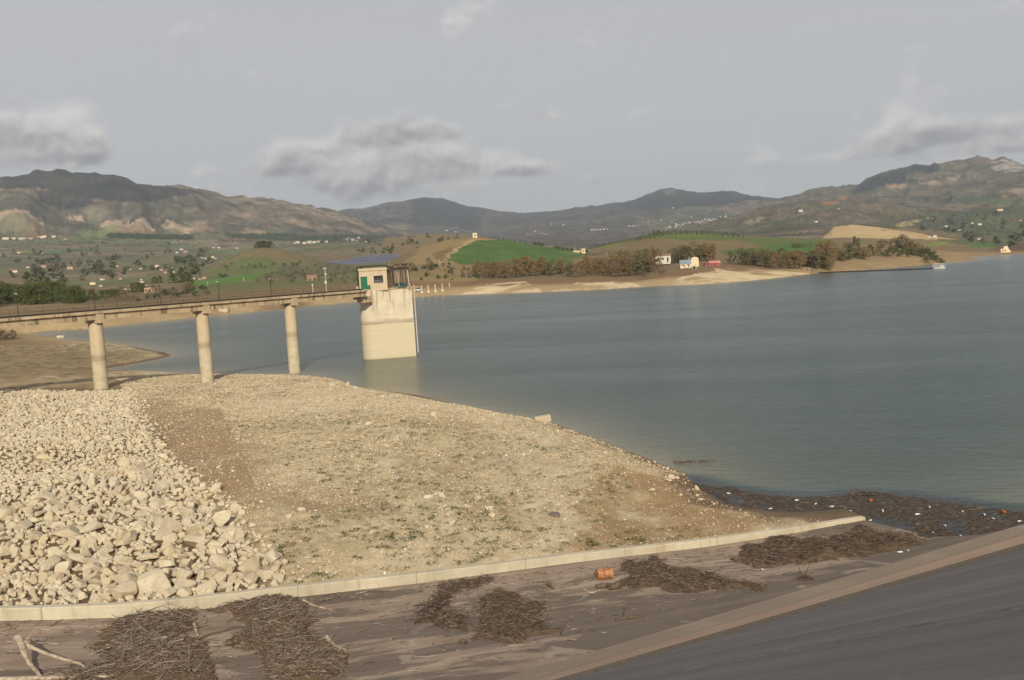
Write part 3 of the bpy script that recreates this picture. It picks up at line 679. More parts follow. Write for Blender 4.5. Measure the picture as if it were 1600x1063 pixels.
    nreg([(350, 606), (560, 610), (660, 636), (560, 650), (400, 642)], (.54, .455, .315), .8, (.3, .5))
    nreg([(0, 586), (330, 592), (340, 612), (0, 625)], (.20, .135, .08), .75, (.36, .55), N2)
    nreg([(-100, 528), (80, 533), (270, 555), (160, 590), (-100, 600)], (.215, .155, .085), .9, (.1, .25))
    nreg([(-100, 540), (150, 540), (200, 560), (150, 580), (-100, 596)], (.13, .105, .055), .7, (.48, .6), N1)
    nreg([(140, 538), (245, 548), (250, 552), (150, 548)], (.11, .115, .045), .6, (.4, .5), N1)
    nreg([(-60, 612), (198, 612), (215, 650), (330, 790), (432, 920), (380, 930), (-60, 960)], (.115, .072, .042), .9, (.0, .1))  # brown soil under the riprap, colour darkened to deepen the shade between stones
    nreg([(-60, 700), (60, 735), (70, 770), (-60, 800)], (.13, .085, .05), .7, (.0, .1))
    C = lerp(C, (.125, .08, .052), nb * sstep(2.6, .8, sd + 2.2 * (N1 - .5)) * (sd > -2) * .9)
    C = lerp(C, (.13, .10, .06), (sd < -.3) * (r < 900) * .8)
    # weeds
    wd = sstep(.60, .72, N1) * .0
    return np.clip(C, .008, .8)
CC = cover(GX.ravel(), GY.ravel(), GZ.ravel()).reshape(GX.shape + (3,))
def terrain(name, mt, i0, i1):
    X, Y, Z, c = GX[i0:i1 + 1], GY[i0:i1 + 1], GZ[i0:i1 + 1], CC[i0:i1 + 1]
    nr_, na = X.shape; idx = np.arange(nr_ * na).reshape(nr_, na)
    q = np.stack([idx[:-1, :-1], idx[:-1, 1:], idx[1:, 1:], idx[1:, :-1]], -1).reshape(-1, 4)
    o = new_obj(name, np_mesh(name, np.stack([X, Y, Z], -1).reshape(-1, 3), q[:, ::-1], True, c.reshape(-1, 3)), mt)
    return struct(o)
iA, iB = int(np.searchsorted(rs, 262)), int(np.searchsorted(rs, 2400))
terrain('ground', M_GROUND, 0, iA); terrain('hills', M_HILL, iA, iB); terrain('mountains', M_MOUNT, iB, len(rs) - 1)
del CC

# ------------------------------------------------------------------ lake
def f_water(g, p):
    P = pos(g); d = g.n('ShaderNodeAttribute', attribute_name='cover').outputs['Vector']; d = g.n('ShaderNodeSeparateXYZ', ins={0: d}).outputs[0]
    dist = g.math('SQRT', g.n('ShaderNodeVectorMath', operation='DOT_PRODUCT', ins={0: P, 1: P}).outputs['Value'])
    c = g.mix(d, (.20, .185, .125), (.030, .060, .057)); c = g.mix(g.mapr(d, 1.0, 1.25), c, (.03, .032, .03)); setc(g, p, c)
    p.inputs['Roughness'].default_value = .19; p.inputs['IOR'].default_value = 1.33; p.inputs['Specular IOR Level'].default_value = .33
    rot = g.n('ShaderNodeVectorRotate', rotation_type='Z_AXIS', ins={0: P, 'Angle': R(12)}).outputs[0]
    a = g.noise(g.vmul(rot, (.55, 1.5, 1)), 1.0, 4, .6, .3); b = g.noise(g.vmul(rot, (.16, .4, 1)), 1.0, 3, .5)
    gust = g.mapr(g.noise(g.vmul(rot, (.010, .035, 1)), 1.0, 5, .62), .34, .66, .35, 1.3)
    h = g.math('MULTIPLY', g.math('ADD', g.math('MULTIPLY', a, .85), g.math('MULTIPLY', b, .8)), gust)
    bump(g, p, h, 1.0, .30)
M_WATER = mat('lake_water', f_water)
wi = np.concatenate([np.arange(0, iA, 3), np.arange(iA, int(np.searchsorted(rs, 1150)), 3)]); wj = np.arange(0, len(azs), 4)
WX, WY = GX[np.ix_(wi, wj)], GY[np.ix_(wi, wj)]
wsd = sd_poly(WX.ravel(), WY.ravel(), LAKE)
Lw = np.interp(np.hypot(WX.ravel(), WY.ravel()), [60, 150, 400, 700], [3.5, 6, 9, 12])
dep = np.clip(1 - np.exp(np.minimum(wsd, 0) / Lw), 0, 1) * .88 + .12 * sstep(0, -40, wsd)
FL_PX = [(1080, 752), (1130, 764), (1200, 774), (1290, 779), (1340, 771), (1362, 771), (1400, 774), (1480, 784), (1560, 797), (1606, 800), (1612, 816), (1560, 834), (1500, 848), (1430, 862), (1380, 850), (1352, 818), (1290, 818), (1222, 814), (1130, 790), (1100, 770)]
FL = at_z([p[0] for p in FL_PX], [p[1] for p in FL_PX], 0.0)[:, :2]       # where driftwood floats the water is dark
dep = np.maximum(dep, 1.25 * sstep(4, 0, sd_poly(WX.ravel(), WY.ravel(), FL)))
nr_, na = WX.shape; idx = np.arange(nr_ * na).reshape(nr_, na)
q = np.stack([idx[:-1, :-1], idx[1:, :-1], idx[1:, 1:], idx[:-1, 1:]], -1).reshape(-1, 4)[:, ::-1]
keep = (wsd[q] < 14).any(1)
struct(new_obj('water', np_mesh('water', np.stack([WX.ravel(), WY.ravel(), 0 * WX.ravel()], -1), q[keep][:, ::-1], False, np.repeat(dep[:, None], 3, 1)), M_WATER))

# ------------------------------------------------------------------ dam: face, gutter, toe strip, apron
def sheet(name, A, B, mt, nu, nv, zf=None, kind=True):
    """ruled sheet between the lines A and B (each a list of points); uv in metres along and across"""
    A, B = np.asarray(A, float), np.asarray(B, float)
    def resample(L, n):
        s = np.concatenate([[0], np.cumsum(np.linalg.norm(np.diff(L, axis=0), axis=1))]); tt = np.linspace(0, 1, n) * s[-1]
        return np.stack([np.interp(tt, s, L[:, k]) for k in range(3)], -1), tt
    a, ta = resample(A, nu); b, tb = resample(B, nu); v = np.linspace(0, 1, nv)[:, None, None]
    P = a[None] * (1 - v) + b[None] * v
    if zf is not None: P[..., 2] += zf(P, v[..., 0])
    wd_ = np.linalg.norm(b - a, axis=1)
    uv = np.stack([np.broadcast_to(tb, P.shape[:2]), v[..., 0] * wd_[None]], -1)
    idx = np.arange(nu * nv).reshape(nv, nu)
    q = np.stack([idx[:-1, :-1], idx[:-1, 1:], idx[1:, 1:], idx[1:, :-1]], -1).reshape(-1, 4)
    me = np_mesh(name, P.reshape(-1, 3), q, True, None, uv.reshape(-1, 2))
    n = me.polygons[len(me.polygons) // 2].normal
    if n[2] < 0: me.flip_normals()
    return struct(new_obj(name, me, mt))
def uvn(g): return g.n('ShaderNodeTexCoord').outputs['UV']
def f_face(g, p):
    U_ = uvn(g); P = pos(g); s = g.n('ShaderNodeSeparateXYZ', ins={0: U_})
    lanes = g.noise(g.vmul(U_, (.34, .010, 1)), 1.0, 4, .6); st = g.noise(g.vmul(U_, (1.6, .05, 1)), 1.0, 5, .62); fine = g.noise(P, 14, 4, .7); blot = g.noise(P, .35, 5, .6)
    c = g.mix(g.mapr(lanes, .38, .62), (.130, .115, .106), (.188, .170, .158)); c = g.mix(g.mapr(st, .52, .66, 0, .6), c, (.215, .195, .18)); c = g.mix(g.mapr(st, .47, .36, 0, .45), c, (.10, .088, .084))
    c = g.mix(g.mapr(fine, .45, .7, 0, .4), c, (.24, .22, .20)); c = g.mix(g.mapr(blot, .55, .75, 0, .3), c, (.09, .075, .065))
    wob = g.math('ADD', s.outputs[0], g.math('MULTIPLY', g.noise(g.vmul(U_, (0, .5, 1)), 1.0, 4, .6), 1.3))
    seam = g.math('ABSOLUTE', g.math('SUBTRACT', wob, SEAM_U))
    tear = g.math('MULTIPLY', g.mapr(seam, .10, .42, 1, 0), g.mapr(g.noise(g.vmul(U_, (1.2, 1.0, 1)), 1.3, 5, .65), .52, .60))
    c = g.mix(g.math('MULTIPLY', tear, .5), c, (.06, .05, .045)); tear2 = g.math('MULTIPLY', g.mapr(seam, .3, .8, 1, 0), g.mapr(g.noise(g.vmul(U_, (1.0, .8, 1)), 2.1, 5, .65), .55, .62))
    c = g.mix(g.math('MULTIPLY', tear2, .6), c, (.27, .245, .225))
    setc(g, p, c); p.inputs['Roughness'].default_value = .9; bump(g, p, g.math('ADD', fine, g.math('MULTIPLY', st, .6)), .5, .03)
def f_apron(g, p):
    U_ = uvn(g); P = pos(g); fine = g.noise(P, 11, 5, .7); blot = g.noise(P, .28, 6, .62, .6); st = g.noise(g.vmul(U_, (.06, 1.5, 1)), 1.0, 5, .62); st2 = g.noise(g.vmul(U_, (.20, 4.0, 1)), 1.0, 4, .6)
    c = g.mix(g.mapr(blot, .35, .65), (.185, .138, .105), (.27, .205, .155)); c = g.mix(g.mapr(st, .50, .64, 0, .7), c, (.34, .265, .20)); c = g.mix(g.mapr(st, .46, .36, 0, .55), c, (.14, .105, .085))
    c = g.mix(g.math('MULTIPLY', g.mapr(st2, .55, .7), g.mapr(blot, .4, .7, .1, .7)), c, (.42, .34, .27))
    sx = g.n('ShaderNodeSeparateXYZ', ins={0: U_})
    zone = g.math('MULTIPLY', g.mapr(sx.outputs[1], 2.5, 6.0), g.mapr(g.noise(g.vmul(U_, (.03, 0, 1)), 1.0, 2), .35, .55))
    wet = g.mapr(g.math('ADD', g.noise(g.vmul(U_, (.12, .30, 1)), 1.0, 6, .62, .5), g.math('MULTIPLY', zone, .13)), .555, .59, 0, .72); c = g.mix(wet, c, (.092, .073, .060))
    salt = g.mapr(g.noise(P, .5, 5, .6, .5), .61, .635, 0, .5); s = g.n('ShaderNodeSeparateXYZ', ins={0: U_}).outputs[1]
    c = g.mix(g.math('MULTIPLY', salt, g.mapr(s, 4.0, 7.0)), c, (.36, .30, .235)); c = g.mix(g.mapr(fine, .45, .75, 0, .3), c, (.12, .09, .07))
    setc(g, p, c); p.inputs['Roughness'].default_value = .88; bump(g, p, fine, .4, .03)
def f_strip(g, p):
    U_ = uvn(g); P = pos(g); s = g.n('ShaderNodeSeparateXYZ', ins={0: U_}).outputs[1]; fine = g.noise(P, 12, 4, .7); st = g.noise(g.vmul(U_, (.04, 3.0, 1)), 1.0, 4, .6); b = g.noise(P, .4, 5, .6)
    c = g.mix(g.mapr(s, 1.25, 1.6), (.235, .185, .135), (.315, .215, .155)); c = g.mix(g.mapr(st, .4, .65, 0, .55), c, (.20, .155, .12)); c = g.mix(g.mapr(b, .5, .75, 0, .4), c, (.37, .28, .20))
    c = g.mix(g.mapr(g.math('ABSOLUTE', g.math('SUBTRACT', s, 1.38)), .0, .07, .65, 0), c, (.10, .085, .075)); c = g.mix(g.mapr(fine, .5, .8, 0, .3), c, (.15, .11, .08))
    setc(g, p, c); bump(g, p, fine, .3, .03)
SEAM_U = 0.0
# face plane through F0, F1 and the crest just before the viewer
fd = (F1 - F0); fdn = fd / np.linalg.norm(fd); nh = np.array([fdn[1], -fdn[0], 0]); nh /= np.linalg.norm(nh)    # towards the crest
tF = (-F0[:2]) @ fdn[:2] / (fdn[:2] @ fdn[:2]); foot = F0 + fdn * tF
D = np.linalg.norm(foot[:2]); crest_run = D - 1.2; grade = (CAM_H - 1.75 - foot[2]) / crest_run
def face_pt(Fp, run): return Fp + nh * run + np.array([0, 0, grade * run])
# where the torn seam of the photo lies on the face
_q = ray(1500, 962); _n = np.cross(fdn, nh + np.array([0, 0, grade])); _tt = ((F0 - [0, 0, CAM_H]) @ _n) / (_q @ _n); _sp = np.array([0, 0, CAM_H]) + _q * _tt
SEAM_U = float((_sp - F0) @ fdn) + .65
M_FACE = mat('dam_asphalt', f_face); M_APRON = mat('apron_concrete', f_apron); M_STRIP = mat('strip_concrete', f_strip)
def topz(Fp): return (CAM_H - 1.75 - Fp[2]) / grade
C0, C1 = face_pt(F0, topz(F0)), face_pt(F1, topz(F1))
sheet('dam_face', [F0, F1], [C0, C1], M_FACE, 220, 40)
sheet('dam_crest_road', [C0, C1], [C0 + nh * 9, C1 + nh * 9], M_FACE, 60, 3)
sheet('dam_gutter', [T0 - [0, 0, .0], T1 - [0, 0, .0]], [F0, F1], m_plain('gutter_mortar', (.072, .06, .05), .9, .15, 5, obj=False), 220, 6,
      lambda P, v: -.16 * np.sin(np.pi * v) ** .6)
sheet('toe_strip', [S0, S1], [T0, T1], M_STRIP, 220, 8)
CB = CURB.copy(); CHH = np.interp(np.arange(len(CURB)), [0, 1, 2, 4, 6], [.16, .30, .36, .42, .50]); CB[:, 2] -= CHH                                                       # foot of the curb
apA = CB[::-1]; tip = CB[0]
_td = (tip - CB[2]) / np.linalg.norm(tip - CB[2]); _td[2] = 0; apA = np.vstack([apA, [*(tip + _td * 1.1)[:2], -.12], [*(tip + _td * 14)[:2], -1.2]])
tS = lambda P: S0 + (S1 - S0) * (((P - S0)[:2] @ (S1 - S0)[:2]) / ((S1 - S0)[:2] @ (S1 - S0)[:2]))
apB = np.array([tS(apA[0] + [9, 0, 0]), tS(apA[-1])])
APR = sheet('apron', apA, apB, M_APRON, 260, 60, lambda P, v: -.22 * np.sin(np.pi * np.broadcast_to(v, P.shape[:2])) + (fbm(P[..., 0] / 5, P[..., 1] / 5, 3, 3) - .5) * .12 * np.sin(np.pi * v))
from mathutils.bvhtree import BVHTree
_bv = BVHTree.FromPolygons([tuple(v.co) for v in APR.data.vertices], [tuple(p.vertices) for p in APR.data.polygons])
def apron_z(x, y):
    h = _bv.ray_cast(Vector((x, y, 30)), Vector((0, 0, -1)))[0]
    return h[2] if h else 0.0
def apron_px(px, py):
    d = ray(px, py); h = _bv.ray_cast(Vector((0, 0, CAM_H)), Vector(d))[0]
    return np.array(h) if h else at_z(px, py, 1.0)
# curb wall: one long concrete kerb with joints
cm = MB(); cw = .36
inn = np.array([[0, 0]] + [[0, 0]] * (len(CURB) - 1), float)
dirs = np.gradient(CURB[:, :2], axis=0); dirs /= np.linalg.norm(dirs, axis=1)[:, None]; nrm = np.stack([-dirs[:, 1], dirs[:, 0]], -1)
if (nrm[3] @ np.array([0, 1])) < 0: nrm = -nrm
V = []
for i in range(len(CURB)):
    p = CURB[i]; o2 = p[:2] + nrm[i] * cw
    V += [(p[0], p[1], p[2] - 1.0), (p[0], p[1], p[2] - .03), (p[0] + nrm[i][0] * .03, p[1] + nrm[i][1] * .03, p[2]), (o2[0] - nrm[i][0] * .03, o2[1] - nrm[i][1] * .03, p[2]), (o2[0], o2[1], p[2] - .03), (o2[0], o2[1], p[2] - 1.0)]
Fc = [(i * 6 + j, i * 6 + j + 1, i * 6 + 7 + j, i * 6 + 6 + j) for i in range(len(CURB) - 1) for j in range(5)] + [(0, 5, 4, 3, 2, 1), tuple((len(CURB) - 1) * 6 + k for k in range(6))]
cm.add(V, Fc)
def f_curb(g, p):
    P = pos(g); a = g.noise(P, .5, 6, .62); b = g.noise(P, 8, 4, .6); v = g.noise(g.vmul(P, (2, 2, .3)), 1.2, 5, .62); s = g.noise(g.vmul(P, (.5, .5, 7)), 1.0, 3, .5)
    c = g.mix(g.mapr(a, .35, .65), (.39, .345, .25), (.50, .445, .335)); c = g.mix(g.mapr(v, .54, .7, 0, .5), c, (.27, .205, .125)); c = g.mix(g.mapr(b, .5, .8, 0, .3), c, (.30, .235, .15))
    c = g.mix(g.mapr(s, .55, .7, 0, .3), c, (.36, .27, .15))
    jx_ = g.n('ShaderNodeSeparateXYZ', ins={0: P}).outputs[0]; jn = g.math('ABSOLUTE', g.math('SUBTRACT', g.math('FRACT', g.math('MULTIPLY', jx_, .21)), .5)); c = g.mix(g.mapr(jn, .4955, .499, 0, .75), c, (.14, .11, .07))
    setc(g, p, c); bump(g, p, b, .4, .03)
co = cm.build('low_wall', mat('kerb_concrete', f_curb)); co.data.flip_normals() if False else None
tag(co, 'long low pale concrete kerb wall between the stony bank and the grey apron', 'low wall')

# ------------------------------------------------------------------ footbridge
def bpt(k, z): dk = (9.4 + k) * 13.2; return np.array([(152 - 800) / 1500 * 124.1 + 9.59 * k, dk, z])
BD = (bpt(1, 0) - bpt(0, 0)); BL = np.linalg.norm(BD); BD = BD / BL; BN = np.array([BD[1], -BD[0], 0])      # BN points to the viewer's side
DECK_Z = 12.15
bridge = thing('footbridge', 'long weathered concrete footbridge on round piers leading to the water tower', 'footbridge', tuple(bpt(0, 0)))
b0 = bpt(0, 0)
def L(p): return np.asarray(p) - b0
kA, kB = -2.6, 2.99
MB().beam(L(bpt(kA, DECK_Z - .15)), L(bpt(kB, DECK_Z - .15)), 2.7, .30).build('deck', M_DECK, bridge)
for s in (1, -1):
    mb = MB()
    for k in range(-3, 3):
        a_, b_ = max(k, kA), k + 1
        mb.beam(L(bpt(a_ + .012, DECK_Z - .70) + BN * s * .85), L(bpt(b_ - .012, DECK_Z - .70) + BN * s * .85), .34, .78)
    mb.build('girder', M_DECK, bridge)
PIER_Z = [(-2, 3.0), (-1, 2.6), (0, 2.0), (1, .7), (2, -.6)]
for k, zb in PIER_Z:
    c = L(bpt(k, 0)); mb = MB(); n = 40; ztop = DECK_Z - 1.52
    prof = [(zb - 2.5, .90), (6.15, .895), (6.16, .915), (6.42, .915), (6.43, .89), (ztop, .885)]
    V = [(c[0] + rr * math.cos(2 * math.pi * j / n), c[1] + rr * math.sin(2 * math.pi * j / n), z) for z, rr in prof for j in range(n)]
    Fq = [(i * n + j, i * n + (j + 1) % n, (i + 1) * n + (j + 1) % n, (i + 1) * n + j) for i in range(len(prof) - 1) for j in range(n)] + [tuple((len(prof) - 1) * n + j for j in range(n))]
    mb.add(V, Fq); po = mb.build('pier', M_PIER, bridge, True)
    cb = MB().beam(c + [0, 0, ztop + .215] - BN * 1.3, c + [0, 0, ztop + .215] + BN * 1.3, 1.15, .42)
    for s in (1, -1): cb.beam(c + [0, 0, ztop + .8] + BN * s * 1.16 - BD * .55, c + [0, 0, ztop + .8] + BN * s * 1.16 + BD * .55, .22, .74)
    cb.build('pier_cap', M_DECK, po)
mb = MB(); mb.tube([L(bpt(k, DECK_Z + .16) + BN * 1.22) for k in np.linspace(kA, 2.93, 30)], .10, 8)
mb.build('pipe', M_DARK, bridge, True)
for s, mt_ in ((-1.25, M_RAIL), (1.02, M_RAIL)):
    mb = MB()
    for k in np.arange(-2.5, 2.9, .125):
        p = L(bpt(k, DECK_Z) + BN * s); mb.beam(p, p + [0, 0, 1.0], .035, .035)
    for h in (.5, 1.0) if s < 0 else (.28,): mb.tube([L(bpt(-2.5, DECK_Z + h) + BN * s), L(bpt(2.9, DECK_Z + h) + BN * s)], .02, 5)
    if s < 0: mb.build('railing', mt_, bridge)
# ---- lamp posts along the far edge of the deck
def lamp_post():
    t = thing('lamp_post', '', 'lamp post', group='lamp posts along the footbridge')
    MB().tube([(0, 0, 0), (0, 0, 2.75)], [.05, .035], 8).build('pole', M_DARK, t, True)
    h = MB(); h.tube([(0, 0, 2.72), (.05, 0, 2.80), (.22, 0, 2.86)], [.03, .03, .025], 6); h.box((.24, 0, 2.87), (.42, .2, .10)); h.build('lamp_head', M_STEEL, t)
    return t
def px_on_bridge(px):
    ks = np.linspace(-1.5, 3, 3000); P = np.array([bpt(k, DECK_Z) - BN * 1.1 for k in ks]); q, _ = proj(P); return ks[np.argmin(abs(q - px))]
names = ['lamp post on the footbridge farthest from the tower, in front of the dark pine wood', 'lamp post on the footbridge just right of the first pier', 'lamp post on the footbridge midway between the first two piers',
         'lamp post on the footbridge just past the second pier, before the green field', 'lamp post on the footbridge nearest the tower']
lp = lamp_post()
for i, x in enumerate((29, 149, 252, 343, 424)):
    o = lp if i == 0 else copy_tree(lp); p = bpt(px_on_bridge(x), DECK_Z) - BN * 1.1; o.location = p; o.rotation_euler = (0, 0, R(140)); o['label'] = names[i]
    if i in (1, 2):      # the slimmer, dark heads
        for c in o.children:
            if c.name.startswith('lamp_head'): c.data = c.data.copy(); c.data.materials[0] = M_DARK
# ---- instruments on the deck
p = bpt(px_on_bridge(497), DECK_Z) + BN * .9
t = thing('instrument_mast', 'tall pale steel instrument mast with boxes on the footbridge deck', 'instrument mast', tuple(p))
MB().tube([(0, 0, 0), (0, 0, 4.0)], .06, 8).build('pole', M_STEEL, t, True)
MB().box((0, -.1, 1.75), (.32, .25, .5)).build('control_box', M_STEEL, t)
MB().box((-.05, 0, 4.0), (.55, .35, .14)).build('sensor', M_STEEL, t); MB().box((.06, 0, 3.05), (.34, .2, .2)).build('sensor', M_STEEL, t)
p = bpt(px_on_bridge(476), DECK_Z) + BN * .9
t = thing('instrument_post', 'short grey post with a small box beside the taller instrument mast', 'instrument post', tuple(p))
MB().tube([(0, 0, 0), (0, 0, 1.5)], .07, 8).build('pole', M_STEEL, t, True); MB().box((0, 0, 1.45), (.2, .2, .34)).build('control_box', M_STEEL, t)

# ------------------------------------------------------------------ intake tower
A_ = at_z(590, 561.5, 0)[:2]; tu = np.array([math.cos(R(12)), math.sin(R(12))]); tv = np.array([-tu[1], tu[0]])
B_ = A_ + tu * 6.75
tw = thing('intake_tower', 'tall pale concrete water intake tower standing in the lake at the end of the footbridge', 'tower', (A_[0], A_[1], 0))
def TL(u, v): q = tu * u + tv * v; return (q[0], q[1])
LEN = float(np.linalg.norm(B_ - A_)); DEP = 6.0; rad = 2.3
plan = [TL(LEN, 0), TL(LEN, DEP)]
for c0_, c1_, a0 in ((0, DEP - rad, 90), (0, rad, 180)):
    plan += [TL(c0_ + rad * math.cos(R(a)), c1_ + rad * math.sin(R(a))) for a in np.linspace(a0, a0 + 90, 10)]
pl = np.array(plan); cen = pl.mean(0)
mb = MB()
def grow(e): d = pl - cen; return cen + d * (1 + e / np.linalg.norm(d, axis=1))[:, None]
lev = [(-4, .0), (6.1, 0), (6.12, .05), (6.42, .05), (6.44, -.03), (11.95, -.06)]
V = []; n = len(pl)
for z, e in lev: V += [(*q, z) for q in grow(e)]
mb.add(V, [(i * n + j, i * n + (j + 1) % n, (i + 1) * n + (j + 1) % n, (i + 1) * n + j) for i in range(len(lev) - 1) for j in range(n)] + [tuple((len(lev) - 1) * n + j for j in range(n))])
mb.build('shaft', M_TOWER, tw, True)
# bridge seat: corbel on the left of the shaft
cb = MB(); e = bpt(2.93, 0) - np.array([A_[0], A_[1], 0])
e = e - BN * .45; cb.beam(e + [0, 0, DECK_Z - 1.35], e + BD * 2.6 + [0, 0, DECK_Z - 1.35], 1.7, .45); cb.beam(e + BD * .8 + [0, 0, DECK_Z - 1.85], e + BD * 2.8 + [0, 0, DECK_Z - 1.85], 1.5, .6)
cb.build('corbel', M_DECK, tw)
# platform slab on the right
ps = MB(); ps.prism([TL(2.0, -.12), TL(LEN + .25, -.12), TL(LEN + .25, DEP), TL(2.0, DEP)], 11.96, 12.18); ps.prism([TL(LEN + .25, -.1), TL(LEN + 1.2, -.1), TL(LEN + 1.2, 1.3), TL(LEN + .25, 1.3)], 12.0, 12.14)
ps.build('platform', M_DECK, tw)
# hut
hz0, hz1 = 11.85, 15.35
hp = at_y(562, 449, float(A_[1]) + .35); hp2 = at_y(605.5, 449, float(A_[1]) + .0)
hu = (hp2 - hp)[:2]; HW = float(np.linalg.norm(hu)); hu /= HW; hv = np.array([-hu[1], hu[0]]); HD = 4.3
A3 = np.array([A_[0], A_[1]])
def HL(u, v, z): q = hp[:2] - A3 + hu * u + hv * v; return np.array([q[0], q[1], z])
ax = [np.array([*hu, 0]), np.array([*hv, 0]), np.array([0, 0, 1.])]
hut = bpy.data.objects.new('hut', None); COL.objects.link(hut); hut.parent = tw
w_ = MB(); wx0, wx1, wz0, wz1 = HW * .52, HW * .86, 13.15, 14.42
dx0, dx1 = HW * .05, HW * .29
def hb_(mb, u0, u1, v0, v1, z0, z1): return mb.box(HL((u0 + u1) / 2, (v0 + v1) / 2, (z0 + z1) / 2), (u1 - u0, v1 - v0, z1 - z0), ax=ax)
hb_(w_, 0, dx0, 0, .25, hz0, hz1); hb_(w_, dx0, dx1, 0, .25, 14.40, hz1); hb_(w_, dx0, dx1, 0, .25, hz0, 12.2); hb_(w_, dx1, wx0, 0, .25, hz0, hz1); hb_(w_, wx0, wx1, 0, .25, hz0, wz0); hb_(w_, wx0, wx1, 0, .25, wz1, hz1); hb_(w_, wx1, HW, 0, .25, hz0, hz1)
hb_(w_, 0, .25, .25, HD, hz0, hz1); hb_(w_, .25, HW - .25, HD - .25, HD, hz0, hz1)
hb_(w_, .25, HW - .25, .25, HD - .25, hz0, hz0 + .2)
w_.build('wall', M_WALL, hut)
hb_(MB(), HW - .25, HW - .003, .25, HD, hz0, hz1).build('side_wall', M_BRICK, hut)
r_ = MB(); hb_(r_, -.14, HW + .14, -.14, HD + .1, hz1, hz1 + .42); r_.build('roof', M_WALL, hut)
d_ = MB(); hb_(d_, dx0 + .01, dx1 - .01, .04, .1, 12.2, 14.39); dm = d_.build('door', M_GREEN, hut)
hb_(MB(), dx1 - .06, dx1 + .46, -.12, -.06, 12.17, 12.88).build('door_panel', M_GREEN, hut)
hb_(MB(), dx0 + .18, dx0 + .24, -.01, .04, 13.2, 13.35).build('handle', M_DARK, dm)
wn = MB(); fr = .07
for (a0, a1, c0_, c1_) in ((wx0, wx1, wz0, wz0 + fr), (wx0, wx1, wz1 - fr, wz1), (wx0, wx0 + fr, wz0, wz1), (wx1 - fr, wx1, wz0, wz1), (wx0, wx1, 13.72, 13.77)): hb_(wn, a0, a1, .10, .16, c0_, c1_)
for k in (.34, .67): hb_(wn, wx0 + (wx1 - wx0) * k - .02, wx0 + (wx1 - wx0) * k + .02, .105, .155, wz0, wz1)
wo = wn.build('window', M_RAIL, hut)
hb_(MB(), wx0 + .08, wx1 - .25, .12, .135, wz0 + .05, 13.71).build('pane', M_GLASS, wo)
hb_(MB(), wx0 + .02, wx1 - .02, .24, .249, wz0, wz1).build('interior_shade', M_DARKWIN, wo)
# pipes bent over the hut
pm = MB(); zt = hz1 + .78
pts = [HL(-.18, -.25, 12.9), HL(-.18, -.25, zt - .35), HL(-.10, -.25, zt - .1), HL(.15, -.25, zt), HL(HW - .2, -.25, zt + .02), HL(HW + .12, -.2, zt - .25), HL(HW + .85, .6, zt - .45)]
pm.tube(pts, .12, 10); pm.tube([HL(HW + .95, .7, zt - .2), HL(HW + .95, .7, 12.6)], .15, 10); pm.tube([HL(-.28, -.1, 12.9), HL(-.2, .3, zt - .5), HL(-.1, 3, zt - .1)], .08, 8)
pm.build('vent_pipe', M_DARK, hut, True)
MB().tube([HL(HW * .98, .8, hz1), HL(HW * .98, .8, hz1 + 1.45)], .05, 6).build('antenna', M_DARK, hut)
# hoist frame and gear on the platform
hf_ = MB(); gx = np.array([HW + 1.0, HW + 1.9, HW + 2.55, HW + 3.55])
T = lambda u, v, z: HL(u, v + .5, z)
for u, v in ((gx[1], .4), (gx[2], .5), (gx[1], 2.4), (gx[3] - .2, 2.4), (gx[2] + .4, 1.4)): hf_.beam(T(u, v, 12.18), T(u, v, 15.25), .15, .15)
hf_.beam(T(HW + .2, .4, 15.3), T(HW + 3.5, .4, 15.25), .2, .28); hf_.beam(T(HW + .2, 2.4, 15.45), T(HW + 3.5, 2.4, 15.45), .2, .28)
for u in (gx[1], gx[3] - .2): hf_.beam(T(u, .4, 15.42), T(u, 2.4, 15.42), .12, .16)
hf_.beam(T(gx[2], .5, 13.6), T(gx[3], .5, 13.7), .05, .05); hf_.beam(T(gx[1], .4, 12.4), T(gx[2], .5, 14.2), .04, .04); hf_.beam(T(gx[2], .5, 12.5), T(gx[3], .3, 13.6), .04, .04)
hf_.beam(T(gx[2], .5, 15.3), T(gx[2], .5, 16.5), .07, .07); hf_.beam(T(HW + 1.1, 1.2, 16.12), T(HW + 3.6, 1.2, 16.2), .8, .22); hf_.beam(T(HW + 1.75, 1.0, 15.4), T(HW + 1.75, 1.0, 16.1), .10, .10); hf_.beam(T(HW + 3.0, 1.3, 15.4), T(HW + 2.8, 1.3, 16.1), .10, .10)
hf_.tube([T(HW + 1.5, .9, 15.5), T(HW + 2.0, .9, 15.75), T(HW + 2.9, .9, 15.5)], .10, 6); hf_.box(T(HW + 2.9, 1.2, 15.95), (.9, .6, .5)); hf_.tube([T(gx[3] - .5, 1.2, 16.2), T(gx[3] - .5, 1.2, 17.0)], .03, 5)
hf_.build('hoist_frame', M_RAIL, tw)
pp = MB(); pp.tube([T(gx[3] + .05, -.1, 15.0), T(gx[3] + .12, -.1, 13.4), T(gx[3] + .22, -.1, 12.2)], .085, 8); pp.build('pipe', M_PIPE, tw, True); MB().tube([T(gx[1] - .02, .2, 14.8), T(gx[1], .2, 12.3)], .05, 6).build('pipe', M_PIPE, tw, True)
gm = MB(); gm.box(T(HW + 2.1, .6, 12.42), (1.9, .7, .34)); gm.tube([T(HW + 1.1, .5, 12.6), T(HW + 1.3, .5, 12.75), T(HW + 2.7, .5, 12.75), T(HW + 2.9, .5, 12.5)], .16, 10)
for k in range(3): gm.tube([T(HW + 1.5 + k * .55, .5, 12.6), T(HW + 1.5 + k * .55, .5, 13.05)], [.14, .05], 8)
gm.build('winch', M_TEAL, tw)
rl = MB()
